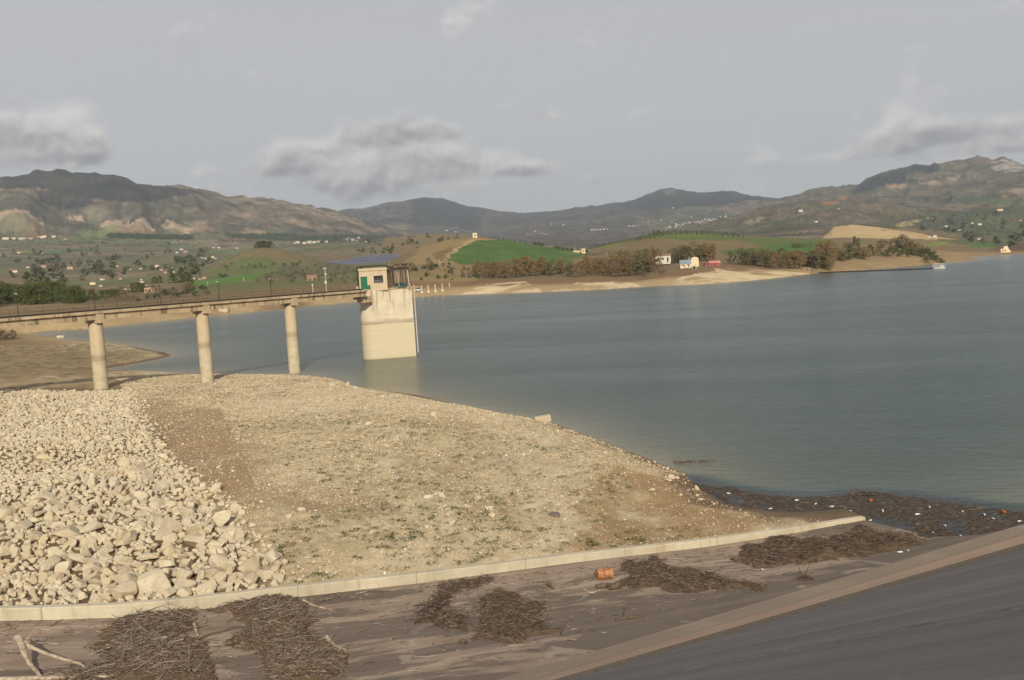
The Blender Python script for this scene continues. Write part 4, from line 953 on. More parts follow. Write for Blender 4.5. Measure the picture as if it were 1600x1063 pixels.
for u in np.linspace(HW + .3, HW + 4.2, 6): rl.beam(T(u, -.3, 12.15), T(u, -.3, 13.0), .035, .035)
rl.beam(T(HW + .3, -.3, 12.98), T(HW + 4.2, -.3, 12.98), .03, .03); rl.build('railing', M_RAIL, tw)
MB().box(HL(-.35, -.3, 12.45), (.22, .2, .6), ax=ax).build('control_box', M_STEEL, tw)
# gauge pipe with brackets down the right-hand corner
gp = np.array(TL(LEN + .38, .1)); lm = MB(); lm.tube([(gp[0], gp[1], z) for z in np.linspace(-.3 + .9, 12.4, 6)], .10, 8)
go = lm.build('gauge_pipe', M_PIPE, tw, True)
for z in np.arange(1.6, 12, 1.5): q = np.array(TL(LEN - .1, .15)); MB().beam((q[0], q[1], z), (gp[0] + tu[0] * .12, gp[1] + tu[1] * .12, z), .07, .07).build('bracket', M_RAIL, go)

# ------------------------------------------------------------------ stones
def ico(n):
    t = (1 + 5 ** .5) / 2; v = [(-1, t, 0), (1, t, 0), (-1, -t, 0), (1, -t, 0), (0, -1, t), (0, 1, t), (0, -1, -t), (0, 1, -t), (t, 0, -1), (t, 0, 1), (-t, 0, -1), (-t, 0, 1)]
    f = [(0, 11, 5), (0, 5, 1), (0, 1, 7), (0, 7, 10), (0, 10, 11), (1, 5, 9), (5, 11, 4), (11, 10, 2), (10, 7, 6), (7, 1, 8), (3, 9, 4), (3, 4, 2), (3, 2, 6), (3, 6, 8), (3, 8, 9), (4, 9, 5), (2, 4, 11), (6, 2, 10), (8, 6, 7), (9, 8, 1)]
    v = [np.array(q) / np.linalg.norm(q) for q in v]
    for _ in range(n):
        c = {}; nf = []
        def mid(a, b):
            k = (min(a, b), max(a, b))
            if k not in c: q = v[a] + v[b]; v.append(q / np.linalg.norm(q)); c[k] = len(v) - 1
            return c[k]
        for a, b, d in f: x, y, z = mid(a, b), mid(b, d), mid(d, a); nf += [(a, x, z), (b, y, x), (d, z, y), (x, y, z)]
        f = nf
    return np.array(v), np.array(f)
ICO = [ico(k) for k in range(4)]
def rock(level, seed, cuts=11, rough=.05, squash=(1, .8, .62)):
    rg = np.random.default_rng(seed); V, Fc = ICO[level]; V = V.copy()
    for _ in range(cuts):
        n = rg.normal(size=3); n /= np.linalg.norm(n); d = rg.uniform(.42, .78)
        ov = np.maximum(V @ n - d, 0); V = V - ov[:, None] * n * .92
    if rough:
        o = rg.uniform(0, 50, 3); nn = fbm(V[:, 0] * 2.2 + V[:, 2] * 1.3 + o[0], V[:, 1] * 2.2 - V[:, 2] * 1.7 + o[1], seed % 97, 4) - .5
        V = V * (1 + rough * 4 * nn)[:, None]
    V = V * np.array(squash) * rg.uniform(.85, 1.15, 3)
    return V / np.abs(V).max(), Fc
def rotm(rg, n, tilt=.5):
    """random rotations, mostly about the vertical"""
    a = rg.uniform(0, 2 * np.pi, n); b = rg.normal(0, tilt, n); c = rg.normal(0, tilt, n)
    ca, sa, cb, sb, cc, sc = np.cos(a), np.sin(a), np.cos(b), np.sin(b), np.cos(c), np.sin(c)
    Z0, O0 = np.zeros(n), np.ones(n)
    Rz = np.stack([ca, -sa, Z0, sa, ca, Z0, Z0, Z0, O0], -1).reshape(n, 3, 3); Ry = np.stack([cb, Z0, sb, Z0, O0, Z0, -sb, Z0, cb], -1).reshape(n, 3, 3); Rx = np.stack([O0, Z0, Z0, Z0, cc, -sc, Z0, sc, cc], -1).reshape(n, 3, 3)
    return Rz @ Ry @ Rx
def merge_copies(protos, P, sizes, rg, tilt=.5, cols=None):
    """copies of the prototypes in one mesh"""
    n = len(P); k = rg.integers(0, len(protos), n); M = rotm(rg, n, tilt); VV, FF, CCo, off = [], [], [], 0
    for j, (v, f) in enumerate(protos):
        i = np.where(k == j)[0]
        if not len(i): continue
        q = np.einsum('nab,vb->nva', M[i], v) * np.asarray(sizes)[i][:, None, None] + P[i][:, None]
        VV.append(q.reshape(-1, 3)); FF.append((f[None] + (np.arange(len(i)) * len(v))[:, None, None] + off).reshape(-1, f.shape[1])); off += len(i) * len(v)
        if cols is not None: CCo.append(np.repeat(cols[i], len(v), 0))
    return np.concatenate(VV), np.concatenate(FF), (np.concatenate(CCo) if cols is not None else None)

RIP_PX = [(-45, 613), (60, 611), (196, 611), (206, 640), (235, 690), (270, 735), (330, 790), (372, 840), (400, 880), (432, 914), (380, 925), (200, 942), (100, 946), (-60, 950)]
RIP = hit([p[0] for p in RIP_PX], [p[1] for p in RIP_PX])[:, :2]
def throw(n, smin, smax, existing, k=.74, pw=1.0):
    """stones that do not sink into one another"""
    lo, hi = RIP.min(0), RIP.max(0); q = RNG.uniform(lo, hi, (n, 2)); d = sd_poly(q[:, 0], q[:, 1], RIP)
    q = q[d < .25 * RNG.random(n) ** 3 * 6]; dist = np.hypot(q[:, 0], q[:, 1]); s = smin + (smax - smin) * RNG.random(len(q)) ** pw
    px_, py_ = proj(np.stack([q[:, 0], q[:, 1], q[:, 0] * 0 + 3], -1))
    d, zc, side = curb_param(q[:, 0], q[:, 1]); hole = in_poly(px_, py_, [(-60, 705), (60, 730), (75, 765), (30, 785), (-60, 790)])
    grav = in_poly(px_, py_, [(-60, 880), (50, 870), (110, 905), (110, 955), (-60, 960)])
    s = np.where(grav, np.minimum(s, .16 + .08 * RNG.random(len(q))), s); s = np.where(hole & (s > .3), .3, s)
    s = s * np.interp(np.hypot(q[:, 0], q[:, 1]), [44, 62, 85, 125], [1., .76, .60, .60])
    acc = []; cell = 1.3
    for i in np.argsort(-s):
        if side[i] <= 0 or d[i] < .34 + s[i] * .8: continue
        x, y, r_ = q[i, 0], q[i, 1], s[i]; cx, cy = int(x // cell), int(y // cell); ok = True
        for a in (-1, 0, 1):
            for b in (-1, 0, 1):
                for (X, Y, R_) in existing.get((cx + a, cy + b), ()):
                    if (X - x) ** 2 + (Y - y) ** 2 < (k * (R_ + r_)) ** 2: ok = False; break
                if not ok: break
            if not ok: break
        if ok: existing.setdefault((cx, cy), []).append((x, y, r_)); acc.append((x, y, r_))
    return acc
ex = {}
st_ = throw(900, .50, .80, ex, .70, 2.2) + throw(12000, .26, .50, ex, .66, 1.6) + throw(40000, .13, .28, ex, .63, 1.2) + throw(50000, .07, .14, ex, .62)
st_ = np.array(st_); zz = H_fn(st_[:, 0], st_[:, 1]); big = np.where(st_[:, 2] > .14, st_[:, 2] * .30, st_[:, 2] * .15)
SP = np.stack([st_[:, 0], st_[:, 1], zz + big], -1); SR = st_[:, 2] * RNG.uniform(1.0, 1.18, len(st_))
appar = SR / np.linalg.norm(SP - [0, 0, CAM_H], axis=1); qx, qy = proj(SP)
vis = (qx > -10) & (qx < 1610)
order = np.argsort(-(appar * vis)); top = order[:290]; rest = order[290:]
bigp = [rock(3, 100 + k, 12, .05, random.Random(k).choice([(1, .8, .62), (1, .7, .5), (1, .9, .75), (1, .6, .55)])) for k in range(14)]
midp = [rock(2, 200 + k, 10, .04) for k in range(12)]
smlp = [rock(1, 300 + k, 6, .03, (1, .8, .65)) for k in range(12)]
meshes = [np_mesh('boulder', v, f, False) for v, f in bigp]
for me in meshes: me.materials.append(M_STONE)
Ms = rotm(RNG, len(top), .35)
def size_word(s): return 'large' if s > .62 else ('middling' if s > .42 else 'small')
BO = []
BIGG = 'pale limestone boulders heaped on the bank'
for n_, i in enumerate(top):
    o = new_obj('boulder', meshes[n_ % len(meshes)]); M4 = Matrix(Ms[n_].tolist()).to_4x4(); o.matrix_world = Matrix.Translation(SP[i]) @ M4 @ Matrix.Scale(SR[i], 4)
    tag(o, 'pale angular limestone boulder lying in the stone heap behind the kerb wall', 'boulder', BIGG); BO.append((o, i))
_d, _z, _s = curb_param(SP[:, 0], SP[:, 1])
for n_, (o, i) in enumerate(sorted([b for b in BO if _d[b[1]] < 1.5 and SR[b[1]] > .26], key=lambda b: qx[b[1]])):
    o['label'] = f'{ordinal(n_)} pale boulder from the left in the row nearest the kerb wall'; o['group'] = 'boulders in the row nearest the kerb wall'
f2 = rest[SR[rest] > .22]; f3 = rest[SR[rest] <= .22]
v2, fc2, _ = merge_copies(midp, SP[f2], SR[f2], RNG, .5); v3, fc3, _ = merge_copies(smlp, SP[f3], SR[f3], RNG, .6)
o = new_obj('rubble_stones', np_mesh('rubble_stones', np.concatenate([v2, v3]), np.concatenate([fc2, fc3 + len(v2)]), False), M_STONE); struct(o, 'stuff')
# ---- gravel strewn over the bank
BANK_PX = [(180, 590), (520, 590), (560, 606), (700, 630), (870, 664), (1000, 714), (1072, 743), (1085, 758), (1130, 790), (1222, 813), (1340, 812), (1100, 842), (900, 864), (430, 918), (330, 790), (235, 690), (196, 612)]
def on_bank(n, poly=BANK_PX, rmax=140, pw=1.0):
    xy = np.array([(p[0], p[1]) for p in poly], float); lo, hi = xy.min(0), xy.max(0); out = []
    G = hit(xy[:, 0], xy[:, 1])[:, :2]; lo, hi = G.min(0), G.max(0); q = RNG.uniform(lo, hi, (n, 2))
    d = np.hypot(q[:, 0], q[:, 1]); q = q[in_poly(q[:, 0], q[:, 1], G)]
    dd, zc, side = curb_param(q[:, 0], q[:, 1]); q = q[(side > 0) & (dd > .45)]
    return np.column_stack([q, H_fn(q[:, 0], q[:, 1])])
P = on_bank(560000); d = np.hypot(P[:, 0], P[:, 1]); px_, py_ = proj(P)
dens = sstep(.40, .62, fbm(P[:, 0] / 3.0, P[:, 1] / 3.0, 61, 5)); brown = in_poly(px_, py_, [(195, 622), (345, 640), (400, 760), (350, 800), (250, 700)]) | in_poly(px_, py_, [(960, 730), (1075, 745), (1222, 815), (1080, 850), (870, 868), (900, 790)])
kp = RNG.random(len(P)) < np.where(brown, .20, .30 + .70 * dens); P = P[kp]
sz = np.exp(RNG.normal(math.log(.034), .42, len(P))).clip(.018, .14); sz = sz * np.interp(np.hypot(P[:, 0], P[:, 1]), [40, 120], [.85, 1.5])
pal = np.array([(.50, .41, .27), (.44, .355, .225), (.56, .475, .33), (.36, .28, .175), (.27, .20, .125), (.58, .53, .44)]); cols = pal[RNG.choice(6, len(P), p=[.3, .26, .17, .14, .08, .05])] * RNG.uniform(.75, 1.02, (len(P), 1))
peb = [(v, f) for v, f in [rock(0, 400 + k, 3, 0, (1, .8, .55)) for k in range(8)]]
v_, f_, c_ = merge_copies(peb, P + np.array([0, 0, .2]) * sz[:, None], sz, RNG, .4, cols)
struct(new_obj('gravel', np_mesh('gravel', v_, f_, False, c_), M_PEBBLE), 'stuff')
# stones spilling from the heap and along the water's edge
P = on_bank(60000); px_, py_ = proj(P); de = sd_poly(P[:, 0], P[:, 1], RIP); dw = sd_poly(P[:, 0], P[:, 1], LAKE)
kp = (RNG.random(len(P)) < np.exp(-de / 1.2) * .5) | ((RNG.random(len(P)) < np.exp(-np.abs(dw - .7) / .6) * .22)); P = P[kp]
sz = np.exp(RNG.normal(math.log(.085), .4, len(P))).clip(.04, .26); cols = pal[RNG.choice(6, len(P), p=[.36, .3, .17, .12, .03, .02])]
v_, f_, c_ = merge_copies(smlp, P + np.array([0, 0, .25]) * sz[:, None], sz, RNG, .4, cols)
struct(new_obj('spilled_stones', np_mesh('spilled_stones', v_, f_, False, c_), M_PEBBLE), 'stuff')
# ---- single stones one can point to: (px, py, width px, height factor, label)
LONE = [(672, 778, 18, .5, 'flat pale stone block, left half of the split pair on the gravel'), (690, 776, 15, .55, 'flat pale stone block, right half of the split pair on the gravel'),
        (747, 782, 13, .9, 'upright rounded pale stone standing right of the split pair'), (765, 797, 16, .6, 'broad pale stone lying below the upright rounded stone'), (769, 807, 10, .6, 'low pale stone touching the broad stone below the upright one'),
        (707, 819, 11, .8, 'pale stone alone on the gravel below the split pair'), (730, 793, 8, .8, 'small pale stone left of the broad stone on the gravel'), (471, 799, 12, .6, 'pale stone on the brown patch nearest the boulder heap'),
        (577, 799, 10, .6, 'pale stone beside the dark clump of twigs on the gravel'), (583, 834, 13, .6, 'low pale stone on the gravel right of the boulder heap'), (678, 650, 9, .9, 'pale stone beside a green tuft near the water below the tower'),
        (575, 664, 16, .4, 'flat pale slab on the gravel facing the tower'), (517, 603, 14, .4, 'flat slab stone at the edge of the bank below the third pier'), (543, 601, 7, .9, 'small upright stone at the corner of the bank below the third pier'),
        (1063, 775, 7, .8, 'pale stone at the water edge beside the floating debris'), (1048, 747, 13, .5, 'pale stone at the tip of the gravel bank'), (1057, 748, 9, .6, 'small stone against the pale one at the tip of the bank'), (1071, 733, 7, .6, 'small pale stone standing in the water off the bank'),
        (1094, 781, 9, .5, 'reddish stone on the shore above the floating debris'), (1046, 752, 12, .5, 'sunlit stone behind the tip of the gravel bank'), (727, 828, 8, .7, 'light stone on the lower gravel amid green tufts'), (856, 846, 9, .5, 'dark purplish flat stone on the gravel near the kerb'), (868, 806, 24, .25, 'wide dark flat stone on the right part of the gravel'), (1018, 766, 9, .5, 'pale flat stone on the gravel near the floating debris')]
for i, (x, y, wpx, hf2, lab) in enumerate(LONE):
    q = hit([x], [y])[0]; s = wpx / F_PX * np.linalg.norm(q - [0, 0, CAM_H]) / 2 * 1.1; v, f = rock(3, 900 + i, 9, .04, (1, .75, .8)); v = v * s * np.array([1, 1, hf2 / .8 * 1.1])
    o = new_obj('stone', np_mesh('stone', v, f, False), M_STONE, None, (q[0], q[1], q[2] + s * hf2 * .35)); o.rotation_euler = (0, 0, RNG.uniform(-.3, .3)); tag(o, lab, 'stone', 'single stones on the gravel bank')
    if 'dark' in lab: o.data.materials[0] = m_plain('dark_stone', (.16, .12, .10), .9, .3, 5)
q = at_z(848, 658, 0.05); bb = MB().box((0, 0, 0), (1.55, .7, .62)); o = bb.build('stone_block', M_STONE); o.location = (q[0], q[1], .22); o.rotation_euler = (R(4), R(-6), R(8))
bv = o.modifiers.new('bevel', 'BEVEL'); bv.width = .06; bv.segments = 2; tag(o, 'ochre squared stone block lying in the shallow water at the edge of the bank', 'stone block')
q = at_z(95, 527.5, .02); o = MB().box((0, 0, .2), (2.3, 1.2, .8)).build('stone_block', M_STONE); o.location = q; o.rotation_euler = (0, R(3), R(10)); bv = o.modifiers.new('bevel', 'BEVEL'); bv.width = .1; tag(o, 'white block in the narrow inlet left of the first bridge pier', 'stone block')
q = hit([350], [487])[0]; o = MB().box((0, 0, .6), (4.4, 2.4, 2.0)).build('stone_block', M_STONE); o.location = q; o.rotation_euler = (0, R(3), R(-6)); bv = o.modifiers.new('bevel', 'BEVEL'); bv.width = .15; tag(o, 'pale concrete block on the far bank behind the second bridge pier', 'stone block')

# ---- low green weeds on the gravel
P = on_bank(130000); px_, py_ = proj(P); n_ = fbm(P[:, 0] / 2.2, P[:, 1] / 2.2, 81, 4)
wz_ = np.zeros(len(P))
for poly, a in (([(420, 830), (560, 790), (700, 790), (960, 850), (860, 866), (430, 916)], 1.0), ([(340, 660), (560, 640), (900, 700), (1000, 760), (900, 860), (560, 800)], .4), ([(620, 870), (760, 870), (760, 885), (600, 902)], .8), ([(800, 862), (960, 848), (1090, 826), (1080, 842), (820, 872)], .9), ([(960, 836), (1060, 820), (1110, 830), (1080, 842), (960, 850)], .9), ([(190, 690), (260, 680), (290, 730), (260, 740)], .06)):
    wz_ = np.maximum(wz_, in_poly(px_, py_, poly) * a)
kp = RNG.random(len(P)) < wz_ * sstep(.30, .52, n_) * np.interp(np.hypot(P[:, 0], P[:, 1]), [40, 60, 90], [.55, .6, .7]); P = P[kp]
# broad leafed rosettes: each a ring of small leaves
def rosettes(P, rad, leaves=16, up=.35):
    n = len(P); a = RNG.uniform(0, 2 * np.pi, (n, leaves)); rr = RNG.uniform(.2, 1, (n, leaves)) * rad[:, None]; c = P[:, None] + np.stack([np.cos(a) * rr, np.sin(a) * rr, RNG.uniform(.1, 1, (n, leaves)) * rad[:, None] * up], -1)
    t = RNG.normal(size=(n, leaves, 3)) * [1, 1, .45]; t /= np.linalg.norm(t, axis=-1, keepdims=True); s = np.cross(t, RNG.normal(size=(n, leaves, 3)) * .35 + [0, 0, 1.]); s /= np.linalg.norm(s, axis=-1, keepdims=True)
    l = (rad[:, None] * RNG.uniform(.25, .55, (n, leaves)))[..., None]
    V = np.stack([c - t * l * .5, c + s * l * .25, c + t * l * .5, c - s * l * .25], 2).reshape(-1, 3)
    return V, np.arange(len(V)).reshape(-1, 4)
P[:, 2] += .03
V, Fq = rosettes(P, np.exp(RNG.normal(math.log(.125), .42, len(P))).clip(.05, .36)); struct(new_obj('weeds', np_mesh('weeds', V, Fq, False), M_WEED), 'stuff')

# ------------------------------------------------------------------ driftwood on the apron
def twig_mesh(P, D, Ln, Rd, cols, bend=.25, segs=3, k=3):
    """many bent tapering sticks: P start, D direction, Ln length, Rd radius"""
    n = len(P); pts = [P]; d = D / np.linalg.norm(D, axis=1)[:, None]
    for s in range(segs):
        d = d + RNG.normal(0, bend, (n, 3)) * [1, 1, .5]; d /= np.linalg.norm(d, axis=1)[:, None]; pts.append(pts[-1] + d * (Ln / segs)[:, None])
    pts = np.stack(pts, 1); side = np.cross(D, [0, 0, 1.]); side /= np.linalg.norm(side, axis=1)[:, None] + 1e-9; upv = np.cross(side, D / np.linalg.norm(D, axis=1)[:, None])
    V = []
    for s in range(segs + 1):
        r_ = Rd * (1 - .65 * s / segs)
        for j in range(k):
            a = 2 * math.pi * j / k; V.append(pts[:, s] + (math.cos(a) * side + math.sin(a) * upv) * r_[:, None])
    V = np.stack(V, 1); m_ = (segs + 1) * k
    q = np.array([(s * k + j, s * k + (j + 1) % k, (s + 1) * k + (j + 1) % k, (s + 1) * k + j) for s in range(segs) for j in range(k)])
    return V.reshape(-1, 3), (q[None] + (np.arange(n) * m_)[:, None, None]).reshape(-1, 4), np.repeat(cols, m_, 0)
TW = np.array([(.25, .195, .155), (.155, .112, .080), (.095, .064, .042), (.32, .265, .215), (.055, .038, .027), (.21, .12, .065), (.42, .345, .28)])
def f_mulch(g, p):
    P = pos(g); a = g.noise(P, 5, 6, .7); b = g.noise(P, .9, 4, .6)
    c = g.mix(g.mapr(a, .35, .65), (.055, .037, .024), (.165, .112, .072)); c = g.mix(g.mapr(b, .48, .66, 0, .8), c, (.125, .078, .045)); setc(g, p, c); bump(g, p, a, 1.0, .08)
M_MULCH = mat('matted_debris', f_mulch)
M_SCUM = mat('wet_debris', lambda g, p: (lambda P: (setc(g, p, g.mix(g.mapr(g.noise(P, 4, 6, .7), .38, .66), (.026, .021, .018), (.10, .075, .055))), bump(g, p, g.noise(P, 5, 5, .7), .8, .05)))(pos(g)))
HEAPS = [
 ('grey twig heap nearest the forked root at the near end of the apron', .34, 2100, (.33, .2, .14, .2, .05, .04, .04), [(150, 985), (190, 965), (260, 950), (312, 953), (300, 985), (322, 1000), (332, 1030), (350, 1070), (40, 1075), (110, 1046), (152, 1030)]),
 ('tall heap of matted grey and rusty twigs against the kerb by the boulders', .42, 2600, (.3, .2, .14, .18, .04, .10, .04), [(318, 952), (430, 931), (470, 936), (490, 955), (484, 985), (508, 1002), (546, 1022), (536, 1048), (500, 1068), (430, 1070), (400, 1030), (346, 1006), (372, 980), (366, 960)]),
 ('crescent of brown matted twigs left of the round heap', .22, 1100, (.16, .28, .26, .1, .1, .08, .02), [(690, 918), (740, 903), (778, 905), (752, 914), (716, 930), (708, 952), (722, 966), (726, 982), (690, 984), (648, 968), (656, 954), (680, 935)]),
 ('round dome of fine brown twigs on the apron left of the rusty drum', .38, 1700, (.2, .3, .22, .08, .1, .08, .02), [(740, 942), (766, 922), (800, 924), (846, 944), (846, 960), (862, 978), (888, 984), (850, 998), (790, 1010), (752, 998), (740, 978)]),
 ('long low heap of brown twigs beside the rusty drum', .32, 1700, (.2, .3, .2, .1, .1, .08, .02), [(966, 890), (985, 876), (1034, 862), (1042, 880), (1084, 888), (1134, 903), (1206, 912), (1180, 920), (1060, 926), (985, 914), (972, 902)]),
 ('broad dark debris heap at the lakeward end of the kerb wall', .42, 2600, (.14, .26, .28, .07, .14, .09, .02), [(1142, 874), (1160, 850), (1215, 838), (1290, 822), (1346, 816), (1366, 828), (1432, 838), (1446, 848), (1404, 862), (1330, 872), (1280, 880), (1190, 888), (1150, 882)]),
]
_pn = at_z(0, 1063, 2.2)
def apz(x, y): return np.array([apron_z(float(a), float(b)) for a, b in zip(np.ravel(x), np.ravel(y))]).reshape(np.shape(x))
for hi_, (lab, hh_, ntw, pr, pl_) in enumerate(HEAPS):
    W = np.array([apron_px(a, b) for a, b in pl_])[:, :2]; lo, hi = W.min(0) - .4, W.max(0) + .4
    st = .085; xs = np.arange(lo[0], hi[0], st); ys = np.arange(lo[1], hi[1], st); X, Y = np.meshgrid(xs, ys)
    sd = -sd_poly((X + 1.1 * (fbm(X * 1.3, Y * 1.3, 31, 5) - .5)).ravel(), (Y + 1.5 * (fbm(X * 1.3, Y * 1.3, 35, 5) - .5)).ravel(), W).reshape(X.shape)
    az_ = apz(X, Y); hgt = hh_ * (1 - np.exp(-np.maximum(sd, 0) / .55)) * .55 * (.30 + 1.2 * fbm(X / .9, Y / .9, 47, 4)) + (fbm(X / .16, Y / .16, 49, 3) - .5) * .10 * (sd > 0)
    Z = az_ + np.where(sd > 0, np.maximum(hgt * np.clip(.25 + sd / .5, 0, 1), .012), -.06)
    idx = np.arange(X.size).reshape(X.shape); q = np.stack([idx[:-1, :-1], idx[:-1, 1:], idx[1:, 1:], idx[1:, :-1]], -1).reshape(-1, 4); q = q[(sd.ravel()[q] > -.02).all(1)]
    used_, inv = np.unique(q, return_inverse=True); Vh = np.stack([X, Y, Z], -1).reshape(-1, 3)[used_]
    c0 = Vh.mean(0); c0[2] = Vh[:, 2].min()
    t = thing('driftwood_heap', lab, 'driftwood heap', tuple(c0), group='heaps of driftwood on the apron')
    new_obj('matted_debris', np_mesh('matted_debris', Vh - c0, inv.reshape(-1, 4), True), M_MULCH, t)
    dist_ = np.linalg.norm(c0[:2]); ntw = int(ntw * (2.4, 3.4, 4, 4, 4, 4)[hi_]); Lm = (.30, .20, .15, .15, .16, .15)[hi_]
    pw_ = np.clip(sd.ravel(), 0, .8) * (fbm(X / .7, Y / .7, 58, 3).ravel() > (.28, .32, .38, .38, .38, .38)[hi_]) + .02 * (sd.ravel() > 0) + .10 * np.exp(np.minimum(sd.ravel(), 0) / .16) * (sd.ravel() <= 0) * (sd.ravel() > -.7); ii = RNG.choice(X.size, ntw, p=pw_ / pw_.sum()); Pp = np.stack([X, Y, np.maximum(Z, az_)], -1).reshape(-1, 3)[ii] - c0 + RNG.uniform(-.05, .05, (ntw, 3)) + [0, 0, .02]
    a = RNG.normal(.15, 1.1, ntw) + np.where(RNG.random(ntw) < .5, 0, np.pi); D = np.stack([np.cos(a), np.sin(a), RNG.normal(.03, .16, ntw)], -1)
    Ln = np.exp(RNG.normal(math.log(Lm), .66, ntw)).clip(.07, 1.7); Rd = (.004 + .007 * RNG.random(ntw) ** 2 + .010 * Ln).clip(.004, .026); Pp = Pp - D * (Ln * .5)[:, None]
    tc_ = TW[RNG.choice(7, ntw, p=pr)] * (.85 if hi_ < 2 else .68) * RNG.uniform(.75, 1.2, (ntw, 1))
    v_, f_, c_ = twig_mesh(Pp, D, Ln, Rd, tc_); o = new_obj('twigs', np_mesh('twigs', v_, f_, False, c_), M_TWIG, t); o['kind'] = 'stuff'
# thin scatter of sticks and dirt over the apron
n = 1500; qx = RNG.uniform(-20, 1420, n); k0 = np.interp(qx, [0, 430, 900, 1350], [970, 938, 886, 824]); qy = k0 + RNG.random(n) ** 2.2 * np.interp(qx, [0, 700, 1350], [110, 150, 35]) + 3
W = np.array([apron_px(a, b) for a, b in zip(qx, qy)]); a = RNG.normal(.2, .6, n); D = np.stack([np.cos(a), np.sin(a), 0 * a], -1); Ln = np.exp(RNG.normal(math.log(.22), .6, n)).clip(.06, 1.3)
v_, f_, c_ = twig_mesh(W + [0, 0, .015], D, Ln, (.008 + .012 * RNG.random(n)), TW[RNG.choice(7, n)] * .95, .12)
struct(new_obj('scattered_sticks', np_mesh('scattered_sticks', v_, f_, False, c_), M_TWIG), 'stuff')

def limb(name, lab, px_pts, radii, cat='branch', lift=None, mt=None, k=9, parent=None, sub=6):
    """a branch through photo points lying on the apron (lift = height above it)"""
    P = [apron_px(a, b) for a, b in px_pts]; lift = lift or [r * .8 for r in radii]
    P = np.array(P); 
    for i in range(len(P)): P[i] = P[i] + np.array([0, 0, lift[i]]) - (P[i] - np.array([0, 0, CAM_H])) * (lift[i] / (CAM_H - P[i][2])) * np.array([1, 1, 0])
    s = np.linspace(0, len(P) - 1, (len(P) - 1) * sub + 1); i0 = np.clip(s.astype(int), 0, len(P) - 2); f = (s - i0)[:, None]
    Pm, Pn = P[np.maximum(i0 - 1, 0)], P[np.minimum(i0 + 2, len(P) - 1)]
    Q = .5 * ((2 * P[i0]) + (P[i0 + 1] - Pm) * f + (2 * Pm - 5 * P[i0] + 4 * P[i0 + 1] - Pn) * f ** 2 + (3 * P[i0] - Pm - 3 * P[i0 + 1] + Pn) * f ** 3)
    Q = Q + RNG.normal(0, 1, Q.shape) * np.interp(s, range(len(radii)), radii)[:, None] * .07
    rr = np.interp(s, range(len(radii)), radii) * RNG.uniform(.88, 1.12, len(s))
    base = P[0].copy() if parent is None else parent
    o = MB().tube(Q - base, rr, k).build(name, mt or M_LOG, None, True)
    if lab: o.location = base; tag(o, lab, cat)
    return o, base
# the forked root with its two long legs
root, rb_ = limb('forked_root', 'big bleached forked root propped up at the near left of the apron', [(27, 996), (33, 1006), (42, 1030), (54, 1046), (69, 1063)], [.15, .13, .085, .07, .05], 'driftwood', [.62, .55, .28, .12, .03])
for nm, pts, rr, lf in (('branch', [(30, 998), (50, 1012), (80, 1024), (112, 1034), (127, 1038), (135, 1047)], [.10, .075, .062, .055, .045, .03], [.58, .45, .26, .15, .08, .02]),
                        ('branch', [(36, 1000), (46, 1012)], [.08, .06], [.55, .36]), ('branch', [(45, 998), (56, 1004), (76, 1005), (90, 1007)], [.03, .022, .018, .012], [.45, .22, .08, .03]),
                        ('branch', [(42, 998), (47, 994), (50, 988)], [.035, .025, .015], [.55, .6, .62]), ('branch', [(27, 1002), (23, 1010), (19, 1014)], [.028, .02, .012], [.5, .3, .2])):
    o, _ = limb(nm, None, pts, rr, lift=lf, parent=rb_); o.parent = root
